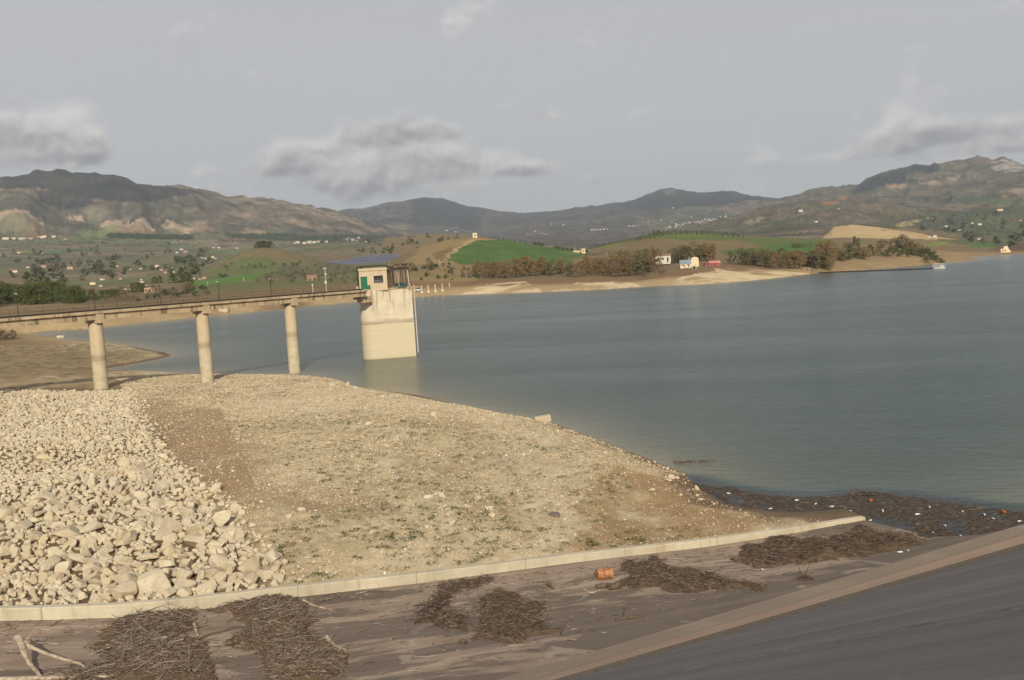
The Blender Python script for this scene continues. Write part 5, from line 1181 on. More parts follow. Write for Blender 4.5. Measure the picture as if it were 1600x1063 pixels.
for lab, pts, rr in (
    ('long pale pole lying along the bottom edge of the apron', [(-8, 1062), (60, 1060), (130, 1059), (205, 1056)], [.09, .085, .08, .06]),
    ('curved bleached branch right of the tall twig heap', [(510, 995), (516, 1003), (524, 1010), (540, 1016)], [.085, .08, .07, .05]),
    ('thin pale branch standing off the heap towards the kerb', [(474, 938), (490, 946), (520, 954)], [.05, .035, .02]),
    ('crooked pale branch lying across the heap by the forked root', [(255, 1011), (270, 1012), (283, 1010), (293, 1008)], [.05, .055, .05, .04]),
    ('small upright stub of bleached wood between the first two heaps', [(303, 974), (306, 984), (309, 993)], [.06, .055, .04]),
    ('dark thin branch linking the first heap with the tall heap', [(298, 1008), (320, 994), (350, 986), (378, 978)], [.05, .045, .035, .02]),
    ('two toned rotting log lying beside the rusty drum', [(952, 918), (966, 914), (980, 906)], [.14, .16, .10]),
    ('short dark log beneath the rusty drum', [(932, 917), (944, 915), (955, 914)], [.10, .11, .09]),
    ('slim pale pole lying on the long low heap', [(1064, 921), (1090, 919), (1118, 916)], [.045, .04, .025]),
    ('pale plank end sticking out of the broad dark heap', [(1146, 874), (1160, 872), (1174, 870)], [.08, .075, .05]),
    ('small dark stick on bare apron left of the drum', [(855, 912), (862, 918), (867, 921)], [.06, .055, .03]),
    ('curled thin branch on the apron left of the drum', [(912, 921), (922, 926), (930, 925), (938, 922)], [.03, .035, .03, .02]),
    ('spiky root knot on bare apron below the broad dark heap', [(1252, 905), (1262, 902), (1272, 906)], [.10, .09, .04]),
    ('thin stick on the wet apron under the dome of twigs', [(972, 968), (974, 960), (976, 952)], [.025, .022, .015]),
    ('line of dark washed up sticks right of the dome of twigs', [(962, 968), (985, 965), (1008, 962)], [.05, .06, .04]),
    ('dark lump of wood on the stained apron below the crescent heap', [(720, 1002), (724, 1003), (728, 1002)], [.08, .10, .07])):
    dark = any(w_ in lab for w_ in ('dark', 'rotting', 'spiky', 'wet'))
    o, _ = limb('branch' if 'log' not in lab else 'log', lab, pts, rr, 'branch' if 'log' not in lab else 'log', mt=m_plain('dark_wood', (.10, .07, .048), .9, .45, 5) if dark else M_LOG)
    if 'spiky' in lab:
        for k in range(9):
            a = RNG.uniform(0, 6.28); e = Vector((math.cos(a), math.sin(a), RNG.uniform(.2, 1.2))) * .45; c_ = Vector((.15, 0, .02)); q = MB().tube([c_, c_ + e * .6, c_ + e + Vector((.05, 0, .05))], [.035, .022, .01], 5).build('branch', o.data.materials[0], o)
# rusty drum
q = apron_px(945, 905); t = thing('oil_drum', 'rusty orange steel drum lying on its side on the apron', 'drum', (q[0], q[1], q[2] + .24), R(12))
mb = MB(); prof = [(-.44, .285), (-.43, .30), (-.40, .29), (-.16, .29), (-.145, .302), (-.13, .29), (.13, .29), (.145, .302), (.16, .29), (.40, .29), (.43, .30), (.44, .285)]; n = 28
mb.add([(x, rr * math.cos(2 * math.pi * j / n), rr * math.sin(2 * math.pi * j / n)) for x, rr in prof for j in range(n)], [(i * n + j, (i + 1) * n + j, (i + 1) * n + (j + 1) % n, i * n + (j + 1) % n) for i in range(len(prof) - 1) for j in range(n)])
mb.build('shell', M_RUST, t, True)
for s in (-1, 1): MB().tube([(s * .425, 0, 0), (s * .41, 0, 0)], .283, 28).build('lid', M_RUST, t)
t.scale = (.82, .82, .82)

# ------------------------------------------------------------------ debris floating at the end of the apron
lo, hi = FL.min(0) - 1, FL.max(0) + 1; st = .11; X, Y = np.meshgrid(np.arange(lo[0], hi[0], st), np.arange(lo[1], hi[1], st))
sdf = -sd_poly((X + 1.2 * (fbm(X / 1.5, Y / 1.5, 7, 4) - .5)).ravel(), (Y + 1.4 * (fbm(X / 1.5, Y / 1.5, 8, 4) - .5)).ravel(), FL).reshape(X.shape)
dk = seg_dist(X, Y, at_z([1380, 1480], [828, 812], 0)[:, :2], False)
fld = fbm(X / 1.6, Y / 3.0, 15, 5) - .415 + .26 * np.exp(-np.maximum(sdf, 0) / .6) - .22 * np.exp(-(dk / 1.8) ** 2) + .12 * (fbm(X / .3, Y / .3, 16, 3) - .5)
Z = np.where(sdf > 0, np.clip(fld * .22, -.05, .035), -.05); q = np.arange(X.size).reshape(X.shape); q = np.stack([q[:-1, :-1], q[:-1, 1:], q[1:, 1:], q[1:, :-1]], -1).reshape(-1, 4)
q = q[(Z.ravel()[q] > -.049).any(1)]; us, inv = np.unique(q, return_inverse=True); struct(new_obj('floating_debris', np_mesh('floating_debris', np.stack([X, Y, Z], -1).reshape(-1, 3)[us], inv.reshape(-1, 4), True), M_SCUM), 'stuff')
cand = np.where((sdf > 0).ravel() & (fld.ravel() > -.12))[0]; n = 4200; ii = RNG.choice(cand, n); Pp = np.stack([X, Y, np.maximum(Z, 0) + .01], -1).reshape(-1, 3)[ii] + RNG.uniform(-.06, .06, (n, 3)) * [1, 1, .15]
a = RNG.uniform(0, 6.28, n); D = np.stack([np.cos(a), np.sin(a), 0 * a], -1); Ln = np.exp(RNG.normal(math.log(.2), .6, n)).clip(.05, 1.4)
v_, f_, c_ = twig_mesh(Pp, D, Ln * .8, .005 + .010 * RNG.random(n), TW[RNG.choice(7, n, p=(.14, .3, .28, .06, .12, .08, .02))] * .75, .15, 2)
struct(new_obj('floating_sticks', np_mesh('floating_sticks', v_, f_, False, c_), M_TWIG), 'stuff')
# pieces of litter among it
def bottle_mesh():
    n = 8; prof = [(0, .03), (.01, .045), (.16, .045), (.2, .03), (.24, .015), (.27, .015)]
    mb = MB(); mb.add([(x, rr * math.cos(2 * math.pi * j / n), rr * math.sin(2 * math.pi * j / n)) for x, rr in prof for j in range(n)], [(i * n + j, i * n + (j + 1) % n, (i + 1) * n + (j + 1) % n, (i + 1) * n + j) for i in range(5) for j in range(n)] + [tuple(range(n)), tuple(5 * n + j for j in range(n))])
    return mb.mesh('litter', True)
bm0 = bottle_mesh(); bm0.materials.append(M_PLASTIC)
LIT = [(1136, 772), (1206, 796), (1234, 812), (1274, 789), (1303, 793), (1326, 800), (1362, 814), (1340, 830), (1430, 805), (1452, 793), (1478, 823), (1538, 805), (1553, 812), (1590, 816), (1396, 857), (1410, 864), (1419, 861), (1457, 833), (1500, 838), (1190, 891), (1242, 783), (1380, 800), (1505, 800)]
for i, (x, y) in enumerate(LIT):
    q = apron_px(x, y) if y > 850 else at_z(x, y, .03); o = new_obj('plastic_bottle', bm0); o.location = (q[0], q[1], q[2] + .05); o.rotation_euler = (0, 0, RNG.uniform(0, 6.28)); s = RNG.uniform(.6, 1.05); o.scale = (s, s, s)
    tag(o, 'small pale plastic bottle in the washed up debris at the end of the apron', 'bottle', 'white litter among the floating debris')
for (x, y), lab in (((1360, 783), 'orange plastic scrap afloat near the outer edge of the debris'), ((1568, 801), 'orange plastic tub afloat at the far right tip of the debris')):
    q = at_z(x, y, .05) if y < 900 else apron_px(x, y) + [0, 0, .42]; mb = MB(); mb.prism([(.15 * math.cos(a), .10 * math.sin(a)) for a in np.linspace(0, 6.0, 12)], 0, .09, 1.25); mb.prism([(.165 * math.cos(a), .115 * math.sin(a)) for a in np.linspace(0, 6.0, 12)], .09, .11, 1.0)
    o = mb.build('plastic_tub', M_ORANGE); o.location = q; o.rotation_euler = (R(20), R(12), 1.0); tag(o, lab, 'litter')
for x, y, lab in ((1346, 772, 'clump of dark reeds and sticks on the outer rim of the floating debris'), (1455, 828, 'dark tangle of sticks standing out of the black water'), (1080, 722, 'thin dark line of sticks floating off the gravel bank')):
    q = at_z(x, y, .02); n = 60; a = RNG.uniform(0, 6.28, n); D = np.stack([np.cos(a), np.sin(a) * .5, RNG.uniform(.0, .5, n)], -1); Pp = q + RNG.normal(0, .5, (n, 3)) * ([1.6, .12, .0] if 'line' in lab else [.7, .35, .03])
    v_, f_, c_ = twig_mesh(Pp, D, RNG.uniform(.2, .8, n), .012 + .015 * RNG.random(n), TW[RNG.choice([1, 2, 4], n)]); o = new_obj('stick_tangle', np_mesh('stick_tangle', v_ - q, f_, False, c_), M_TWIG, None, q); tag(o, lab, 'driftwood')

# ------------------------------------------------------------------ trees
def leaf_cloud(rg, clumps, per, size, flat=.8):
    """leaf-sized faces gathered in clumps; clumps: (centre, radius)"""
    VV = []
    for c, r_ in clumps:
        n = per; d = rg.normal(size=(n, 3)); d /= np.linalg.norm(d, axis=1)[:, None]; rr = r_ * rg.random(n) ** .45
        p = np.asarray(c) + d * rr[:, None] * [1, 1, flat]; t = rg.normal(size=(n, 3)); t /= np.linalg.norm(t, axis=1)[:, None]; s = np.cross(t, rg.normal(size=(n, 3))); s /= np.linalg.norm(s, axis=1)[:, None]
        l = size * rg.uniform(.6, 1.4, (n, 1)); VV.append(np.stack([p - t * l, p + s * l * .6, p + t * l, p - s * l * .6], 1).reshape(-1, 3))
    V = np.concatenate(VV); return V, np.arange(len(V)).reshape(-1, 4)
def tree_proto(seed, H, crown_w, z0, z1, nclump, per, leaf, shape='round', stems=1, lean=.05):
    rg = np.random.default_rng(seed); cl = []; tr = MB()
    for s in range(stems):
        ox, oy = (rg.normal(0, .28, 2) * crown_w) if stems > 1 else (0, 0); top = np.array([ox * 1.3 + rg.normal(0, lean) * H, oy * 1.3 + rg.normal(0, lean) * H, H * rg.uniform(.82, 1.0)])
        b = np.array([ox * .5, oy * .5, -.4]); mid = (b + top) / 2 + rg.normal(0, .02, 3) * H; tr.tube([b, mid, top], [.015 * H, .010 * H, .003 * H], 6)
        for k in range(5):
            f = rg.uniform(.35, .85); p = b + (top - b) * f; a = rg.uniform(0, 6.28); e = p + np.array([math.cos(a), math.sin(a), .8]) * crown_w * .35; tr.tube([p, (p + e) / 2 + [0, 0, .1], e], [.009 * H, .006 * H, .002 * H], 4)
    for k in range(nclump):
        f = rg.random(); z = z0 + (z1 - z0) * f
        if shape == 'round': w_ = math.sqrt(max(0, 1 - (2 * f - 1) ** 2)) * .5
        elif shape == 'tall': w_ = (.25 + .75 * math.sin(math.pi * min(1, f * .85 + .15))) * .42
        elif shape == 'cone': w_ = (1 - f) * .5 + .06
        elif shape == 'umbrella': w_ = (.25 + .75 * math.sin(math.pi * min(1, f * .6 + .35))) * .5
        else: w_ = .5 * (1 - f ** 2)
        a = rg.uniform(0, 6.28); q = w_ * crown_w * rg.random() ** .5; cl.append(((q * math.cos(a), q * math.sin(a), z * H), crown_w * rg.uniform(.10, .20)))
    V, Fq = leaf_cloud(rg, cl, per, leaf); return V, Fq, tr
def make_tree(name, cat, seed, leafmat, H=10, cw=6, z0=.25, z1=1., nc=26, per=34, leaf=.30, shape='round', stems=1, bark=None):
    t = thing(name, '', cat); V, Fq, tr = tree_proto(seed, H, cw, z0, z1, nc, per, leaf, shape, stems)
    new_obj('crown', np_mesh('crown', V, Fq, False), leafmat, t); tr.build('trunk', bark or M_BARK, t); return t
PROTO = {}
def protos(key, n, *a, **k):
    PROTO[key] = [make_tree(*a, seed=1000 + 37 * i + len(PROTO) * 1000, **k) for i in range(n)]
protos('russet', 4, 'russet_tree', 'tree', leafmat=M_RUSSET, H=11, cw=7.6, z0=.14, z1=.97, nc=40, per=36, leaf=.25, shape='tall', stems=3)
protos('mixed', 3, 'broadleaf_tree', 'tree', leafmat=M_OLIVEG, H=11, cw=8.5, z0=.06, z1=.97, nc=42, per=38, leaf=.27, shape='round', stems=2)
protos('pine', 4, 'pine_tree', 'pine', leafmat=M_PINE, H=10, cw=9, z0=.06, z1=1., nc=56, per=46, leaf=.26, shape='umbrella')
protos('olive', 3, 'olive_tree', 'olive tree', leafmat=M_OLIVE, H=5, cw=5.5, z0=.25, z1=.98, nc=20, per=24, leaf=.24, shape='round')
protos('bush', 3, 'bush', 'bush', leafmat=M_DGREEN, H=4, cw=5, z0=.05, z1=.9, nc=22, per=26, leaf=.22, shape='dome', stems=2)
protos('gbush', 3, 'green_bush', 'bush', leafmat=M_YGREEN, H=4, cw=4.6, z0=.05, z1=.95, nc=22, per=26, leaf=.22, shape='dome', stems=2)
protos('poplar', 2, 'poplar_tree', 'tree', leafmat=M_YGREEN, H=12, cw=4.5, z0=.12, z1=1., nc=34, per=28, leaf=.26, shape='tall', stems=1)
protos('bare', 2, 'bare_bush', 'bush', leafmat=M_BARE, H=4, cw=5, z0=.08, z1=.95, nc=24, per=40, leaf=.12, shape='dome', stems=3)
USED = {}
def plant(key, P, hpx, label, group=None, wide=1.0, hm=None):
    """a tree of its kind at world P, hpx photo pixels tall"""
    pr = PROTO[key]; i = int(RNG.integers(len(pr))); src = pr[i]; o = src if (key, i) not in USED else copy_tree(src); USED[(key, i)] = 1
    d = np.linalg.norm(P - np.array([0, 0, CAM_H])); base_h = {'russet': 11, 'mixed': 11, 'pine': 10, 'olive': 5, 'bush': 4, 'gbush': 4, 'poplar': 12, 'bare': 4}[key]
    h = hm if hm else .88 * hpx * d / F_PX; s = h / base_h * RNG.uniform(.93, 1.07)
    o.location = (P[0], P[1], P[2] - .1 * s); o.rotation_euler = (0, 0, RNG.uniform(0, 6.28)); o.scale = (s * wide * RNG.uniform(.9, 1.15), s * wide * RNG.uniform(.9, 1.15), s)
    o['label'] = label
    if group: o['group'] = group
    elif 'group' in o: del o['group']
    return o
def belt(spec, what, where, group):
    """spec: list of (key, px, base py or None, r or None, height px, wide). Labelled in order from the left."""
    spec = sorted(spec, key=lambda s: s[1]); hx = [s for s in spec if s[3] is None]
    Ph = hit([s[1] for s in hx], [s[2] for s in hx], 120, 3000, 700) if hx else []; it = iter(Ph); cnt = {}
    for s in spec:
        P = next(it) if s[3] is None else place(s[1], s[3])[0]
        w_ = what[s[0]] if isinstance(what, dict) else what; k = cnt.get(w_, 0); cnt[w_] = k + 1
        plant(s[0], P, s[4], f'{ordinal(k)} {w_} from the left {where}' if len(spec) > 1 else f'{w_} {where}', group, s[5] if len(s) > 5 else 1.0)
rg = np.random.default_rng(5)
# russet belt below the green field
sp = []
for x in np.arange(728, 882, 5.4): sp.append(('russet' if rg.random() < .85 else 'mixed', x + rg.normal(0, 2), None, rg.uniform(612, 640) - (x - 728) * .02, np.interp(x, [725, 745, 780, 830, 880], [20, 26, 32, 33, 28]) * rg.uniform(.85, 1.1), 1.0))
belt(sp, {'russet': 'russet tree', 'mixed': 'dull green tree'}, 'in the belt below the bright green field', 'russet trees below the green field')
sp = []
for x in np.arange(886, 1028, 5.0): sp.append(('russet' if rg.random() < .72 else 'mixed', x + rg.normal(0, 2), None, rg.uniform(560, 596), np.interp(x, [886, 900, 940, 980, 1028], [22, 28, 34, 38, 36]) * rg.uniform(.82, 1.08), 1.0))
for x in (1000, 1012, 1022, 980, 970): sp.append(('mixed', x, None, rg.uniform(615, 650), 36, 1.1))
belt(sp, {'russet': 'russet tree', 'mixed': 'dull green tree'}, 'in the belt left of the white house', 'russet trees left of the white house')
sp = []
for x in (1052, 1058, 1064, 1070, 1076, 1083, 1092, 1098, 1104, 1109, 1115): sp.append(('mixed' if x < 1090 else 'russet', x, None, rg.uniform(640, 660), rg.uniform(26, 33), 1.15))
belt(sp, {'russet': 'russet tree', 'mixed': 'dull green tree'}, 'behind the lakeside houses', 'trees behind the lakeside houses')
sp = [('mixed', 1142, None, 600, 21, 1.1)]
for x in np.arange(1160, 1182, 5): sp.append(('mixed', x, None, rg.uniform(590, 605), rg.uniform(24, 30), 1.1))
for x in np.arange(1190, 1302, 5.2): sp.append(('russet' if rg.random() < .55 else 'mixed', x + rg.normal(0, 1.5), None, rg.uniform(572, 600), rg.uniform(24, 32), 1.1))
for x in (1282, 1290, 1297): sp.append(('russet', x, None, 585, 44, .9))
belt(sp, {'russet': 'russet tree', 'mixed': 'dull green tree'}, 'in the belt behind the sandy beach', 'trees behind the sandy beach')
sp = [('poplar', 1336, None, 640, 34, 1.1), ('poplar', 1341, None, 650, 28, 1.2), ('gbush', 1328, None, 630, 20, 1), ('russet', 1352, None, 625, 22, 1.2), ('russet', 1346, None, 630, 18, 1.2), ('gbush', 1360, None, 690, 12, 1.3), ('mixed', 1310, None, 620, 22, 1), ('mixed', 1318, None, 612, 18, 1),
      ('russet', 1372, None, 655, 13, 1.3), ('mixed', 1400, None, 690, 24, 1.1), ('mixed', 1410, None, 690, 27, 1.1), ('russet', 1418, None, 680, 26, 1.1), ('russet', 1426, None, 675, 24, 1.2), ('mixed', 1434, None, 680, 20, 1.2), ('gbush', 1441, None, 670, 14, 1.2), ('gbush', 1449, None, 665, 17, 1.2), ('gbush', 1456, None, 660, 13, 1.3), ('gbush', 1464, None, 655, 10, 1.5), ('gbush', 1471, None, 650, 8, 1.6), ('gbush', 1446, None, 640, 10, 1.2),
      ('mixed', 1374, None, 760, 13, 1.4), ('mixed', 1380, None, 765, 14, 1.4), ('russet', 1391, None, 770, 10, 1.3), ('mixed', 1322, None, 780, 10, 1.6), ('mixed', 1328, None, 785, 9, 1.4), ('russet', 1297, None, 800, 10, 1.2), ('mixed', 1240, None, 880, 9, 1.5), ('mixed', 1246, None, 885, 8, 1.5), ('mixed', 1252, None, 880, 8, 1.5), ('russet', 1259, None, 885, 7, 1.5), ('russet', 1266, None, 890, 7, 1.4)]
belt(sp, {'poplar': 'tall fresh green tree', 'gbush': 'fresh green bush', 'russet': 'russet tree', 'mixed': 'dull green tree'}, 'on the brown knoll at the right shore', 'trees and bushes on the right knoll')
sp = [('gbush', x, y + 3.5, None, h * 1.6, 1.15) for x, y, h in ((1340, 399, 6), (1349, 401, 4), (1387, 398, 5), (1407, 397, 6), (1419, 398, 4), (1460, 395, 4), (1325, 403, 4), (1317, 404, 8), (1330, 400, 5), (1356, 398, 6), (1365, 397, 5), (1378, 397, 5), (1393, 396, 10), (1399, 392, 5), (1413, 394, 7), (1424, 395, 7), (1428, 396, 6), (1436, 393, 6), (1445, 394, 6), (1453, 394, 5), (1373, 390, 5), (1384, 392, 4), (1404, 398, 4))]
belt(sp, 'low green shrub', 'scattered on the slope of the right knoll', 'low shrubs on the right knoll')
# single bushes of the far bank
for key, x, y, h, wd_, lab in (('bush', 911, 429, 15, 1.1, 'round dark bush on the far bank below the russet belt'), ('mixed', 671, 421, 20, .8, 'lone narrow dull green tree on the brown hillside right of the tower'), ('bush', 676, 419, 10, 1.0, 'dark bush at the foot of the lone narrow tree'), ('bush', 878, 418, 8, 1.2, 'dark bush at the right end of the belt below the green field'),
                            ('mixed', 644, 424, 16, .9, 'half hidden tree behind the hoist frame of the tower'), ('bush', 742, 433, 8, 1.2, 'dark bush in front of the russet belt below the green field'), ('bare', 1007, 432, 10, 1.5, 'grey leafless bush in front of the white house'), ('bare', 1035, 427, 9, 1.5, 'grey leafless thicket between the white house and the shore')):
    plant(key, hit([x], [y], 200, 2000, 600)[0], h, lab, None, wd_)
# pine wood on the left
sp = []
for k in range(52):
    x = rg.uniform(-30, 146); sp.append(('pine', x, None, rg.uniform(520, 640), np.interp(x, [-30, 60, 110, 146], [30, 30, 24, 19]) * rg.uniform(.8, 1.1), 1.1))
for x in (158, 166, 174, 181): sp.append(('pine', x, None, 600, 13, 1.3))
sp = sorted(sp, key=lambda s: s[1])
belt(sp, 'dark pine', 'in the pine wood at the left shore', 'dark pines of the wood on the left shore')
sp = [('mixed', 190, None, 640, 14, 1.3), ('pine', 208, None, 660, 16, 1.2), ('pine', 217, None, 650, 16, 1.2), ('pine', 226, None, 655, 14, 1.2), ('mixed', 240, None, 640, 11, 1.2), ('bare', 262, None, 560, 11, 1.4), ('bare', 272, None, 560, 13, 1.4), ('mixed', 293, None, 555, 19, 1.2), ('mixed', 300, None, 560, 18, 1.2), ('bare', 322, None, 540, 9, 1.5), ('pine', 242, None, 900, 12, 1.2), ('pine', 250, None, 900, 13, 1.2), ('pine', 270, None, 850, 17, 1.0), ('pine', 283, None, 850, 17, 1.1), ('pine', 292, None, 850, 18, 1.1), ('pine', 297, None, 850, 14, 1.1), ('poplar', 313, None, 950, 12, 1.), ('bush', 345, None, 950, 8, 1.3), ('bush', 352, None, 960, 7, 1.3)]
for x in range(155, 330, 9): sp.append((('mixed', 'bare', 'bush')[int(rg.integers(3))], x + rg.normal(0, 3), None, rg.uniform(500, 600), rg.uniform(6, 10), 1.5))
belt(sp, {'mixed': 'dull green tree', 'pine': 'dark tree', 'bare': 'leafless brown bush', 'bush': 'dark bush', 'poplar': 'slim tree'}, 'behind the footbridge', 'trees behind the footbridge')
sp = [('bare', -6, 531, None, 20, 1.3), ('bare', 8, 531, None, 17, 1.3), ('bare', 20, 530, None, 15, 1.2)]
belt(sp, 'leafless reddish bush', 'on the left point of the inlet', 'leafless bushes on the left point')
# copse on the round hill
sp = [('pine', x, None, 1402, 11, 1.25) for x in (403, 407, 411, 415, 419, 423)]
belt(sp, 'dark tree', 'in the copse on the round hilltop', 'copse on the round hilltop')
# olive groves on the slopes behind the bridge
GRO = 'grey green olive tree in the grove on the slope behind the footbridge'
for k in range(90):
    x, y = rg.uniform(400, 560), rg.uniform(418, 447)
    if not bool(in_poly(np.array([x]), np.array([y]), [(440, 416), (500, 414), (560, 418), (560, 444), (480, 444), (360, 444), (350, 440), (420, 432)])[0]): continue
    P = hit([x], [y], 400, 1500, 500)[0]; plant('olive', P, 6.0, GRO, 'olive trees on the slope behind the footbridge')
for k in range(26):
    x = rg.uniform(352, 470); y = 421 - (x - 352) * .055 + rg.normal(0, 2.2); P = hit([x], [y], 400, 1700, 600)[0]; plant('olive', P, 5.5, 'dark shrub in the band across the round green hill', 'shrubs across the round green hill')
# row along the crest of the green field
sp = [('olive', x, None, 898, 3.4, 1.3) for x in (763, 770, 779, 787, 796, 805, 813, 821)] + [('bush', x, None, 900, 6, 1.4) for x in (836, 842, 848, 868, 874, 880, 886, 893, 903, 909, 915)]
belt(sp, {'olive': 'small olive tree', 'bush': 'dark round shrub'}, 'along the crest of the green field', 'trees along the crest of the green field')
# orchard on the far hill, row upon row
for row, (y0, r_) in enumerate(((0, 985), (3.2, 965), (6.4, 945))):
    for x in np.arange(1000 - row * 6, 1158, 7.2):
        P = place(x + row * 3 + rg.normal(0, .6), r_ + 120 - abs(x - 1060) * .1)[0]; plant('olive', P, 5.6, 'small olive tree in the orchard rows on the far green hill', 'orchard on the far green hill')
for x in np.arange(918, 1004, 5.4):
    for dy in (0, 18):
        P = place(x + dy * .1, 1060 + dy * 2)[0]; plant('olive', P, 4.6, 'olive tree on the yellow flowered edge of the far green hill', 'olives along the yellow edge of the hill')
for x in np.arange(884, 916, 4.5):
    P = hit([x], [402 + rg.normal(0, 2)], 500, 1400, 500)[0]; plant('olive', P, 3.0, 'small vine row bush at the right end of the green field', 'vines beside the green field')
sp = [('pine', 1022, None, 1110, 8, 1.1), ('pine', 1028, None, 1112, 8, 1.1)]
belt(sp, 'dark pine', 'on the crest of the orchard hill', 'pines on the orchard hill crest')
# scattered trees over the valley and the slopes (far, a few pixels each)
tiny = []
for k in range(8):
    V, Fq, tr = tree_proto(5000 + k, 8, 7, .05, .95, 14, 16, .8, 'round'); me = np_mesh('far_tree', V, Fq, False); me.materials.append([M_DGREEN, M_OLIVEG, M_PINE, M_OLIVE][k % 4]); tiny.append(me)
def scatter(n, poly, rmin, rmax, h, label, group, name='far_tree', clump=.5):
    x0, y0 = np.min(poly, 0); x1, y1 = np.max(poly, 0); qx, qy = rg.uniform(x0, x1, n * 4), rg.uniform(y0, y1, n * 4); k = in_poly(qx, qy, poly) & (fbm(qx / 14, qy / 5, 66, 3) > clump); qx, qy = qx[k][:n], qy[k][:n]
    P = hit(qx, qy, rmin, rmax, 500)
    for p in P:
        d = np.hypot(p[0], p[1])
        if d > rmax * .98: continue
        o = new_obj('far_tree', tiny[int(rg.integers(8))]); s = h * rg.uniform(.6, 1.4) / 8; o.location = (p[0], p[1], p[2] - .3); o.rotation_euler = (0, 0, rg.uniform(0, 6.28)); o.scale = (s * rg.uniform(1, 1.6), s * rg.uniform(1, 1.6), s); tag(o, label, 'tree', group)
scatter(115, [(0, 392), (330, 380), (330, 432), (200, 442), (0, 446)], 700, 3600, 10, 'dark far off tree among the fields of the left valley', 'far trees in the left valley', clump=.52)
scatter(60, [(1380, 340), (1600, 330), (1600, 388), (1500, 384), (1430, 362)], 1300, 3600, 11, 'dark far off tree among the fields of the right valley', 'far trees in the right valley', clump=.5)
scatter(40, [(560, 378), (700, 368), (740, 372), (640, 395), (560, 398)], 1500, 2500, 7, 'dark shrub on the brown ridge behind the tower', 'shrubs on the ridge behind the tower', clump=.5)
scatter(30, [(640, 420), (700, 410), (760, 440), (640, 440)], 500, 900, 2.2, 'small dark shrub on the brown hillside right of the tower', 'shrubs on the brown hillside', clump=.5)
# the woods beyond, one mass
def wood(name, n, polys, rmin, rmax, h, leafm=None):
    pts = []
    for poly in polys:
        x0, y0 = np.min(poly, 0); x1, y1 = np.max(poly, 0); qx, qy = rg.uniform(x0, x1, n * 2), rg.uniform(y0, y1, n * 2); k = in_poly(qx, qy, poly); pts.append(hit(qx[k][:n], qy[k][:n], rmin, rmax, 400))
    P = np.concatenate(pts); P = P[np.hypot(P[:, 0], P[:, 1]) < rmax * .97]
    pr = [(lambda t: (t[0] / 8, t[1]))(leaf_cloud(np.random.default_rng(70 + k), [((rg.normal(0, 2), rg.normal(0, 2), 3 + rg.normal(0, 1.2)), 3) for _ in range(4)], 5, 1.6)) for k in range(4)]
    v_, f_, _ = merge_copies(pr, P, np.full(len(P), h) * rg.uniform(.6, 1.4, len(P)), rg, .05); return struct(new_obj(name, np_mesh(name, v_, f_, False), leafm or M_DGREEN), 'stuff')
wood('far_woods', 900, [[(350, 367), (640, 369), (620, 379), (480, 380), (360, 372)], [(170, 368), (300, 371), (300, 375), (170, 372)]], 2800, 4200, 11)
wood('far_scrub', 620, [[(0, 360), (330, 362), (560, 376), (560, 384), (330, 384), (0, 392)], [(1250, 330), (1600, 325), (1600, 380), (1430, 360), (1250, 366)], [(1060, 352), (1250, 325), (1250, 368), (1150, 362)]], 1500, 4600, 5.5, M_OLIVEG)

# ------------------------------------------------------------------ buildings and works of the far shore
def house(name, P, L_, W_, H_, label, cat, wallm, roofm, rz=0., roof='gable', wins=2, group=None, door=True, rise=None):
    t = thing(name, label, cat, tuple(P), rz, group); wl = MB(); wl.box((0, 0, H_ / 2 - .5), (L_, W_, H_ + 1)); rise = rise if rise is not None else W_ * .22
    if roof == 'gable': wl.add([(-L_ / 2, -W_ / 2, H_), (-L_ / 2, W_ / 2, H_), (-L_ / 2, 0, H_ + rise), (L_ / 2, -W_ / 2, H_), (L_ / 2, W_ / 2, H_), (L_ / 2, 0, H_ + rise)], [(0, 2, 1), (3, 4, 5)])
    wl.build('wall', wallm, t); rf = MB(); e = .35
    if roof == 'gable':
        for s in (-1, 1):
            a, b = np.array([-L_ / 2 - e, s * (W_ / 2 + e), H_ - rise * e / (W_ / 2) + .06]), np.array([-L_ / 2 - e, 0, H_ + rise + .06]); a2, b2 = a + [L_ + 2 * e, 0, 0], b + [L_ + 2 * e, 0, 0]; u = np.array([0, 0, .16])
            rf.add([a, b, b2, a2, a + u, b + u, b2 + u, a2 + u], [(0, 1, 2, 3), (4, 7, 6, 5), (0, 3, 7, 4), (1, 5, 6, 2), (0, 4, 5, 1), (3, 2, 6, 7)])
    elif roof == 'flat': rf.box((0, 0, H_ + .14), (L_ + .4, W_ + .4, .28))
    elif roof == 'barrel':
        n = 12; ar = [(-(W_ / 2 + .05) * math.cos(math.pi * k / n), H_ + rise * math.sin(math.pi * k / n)) for k in range(n + 1)]
        rf.add([(x, y, z) for x in (-L_ / 2 - .1, L_ / 2 + .1) for y, z in ar], [(k, k + 1, n + 2 + k, n + 1 + k) for k in range(n)] + [tuple(range(n, -1, -1)), tuple(n + 1 + k for k in range(n + 1))])
    if roof: rf.build('roof', roofm, t)
    for k in range(wins):
        x = (k + .5) / wins * L_ - L_ / 2; MB().box((x, -W_ / 2 - .02, H_ * .55), (min(1.1, L_ / wins * .4), .06, H_ * .35)).build('window', M_DARKWIN, t)
    if door: MB().box((L_ * .32, -W_ / 2 - .02, min(1.0, H_ * .35)), (.9, .07, min(2.0, H_ * .7))).build('door', M_DARKWIN, t)
    return t
def at_hit(x, y, rmin=300, rmax=5000): return hit([x], [y], rmin, rmax, 900)[0]
house('white_house', place(1036, 618)[0] + [0, 0, 2.0], 9.2, 7, 4.2, 'white house with a red roof edge half hidden by russet trees on the far shore', 'house', M_WHITE, M_ROOF, R(-8), 'gable', 3, rise=.9)
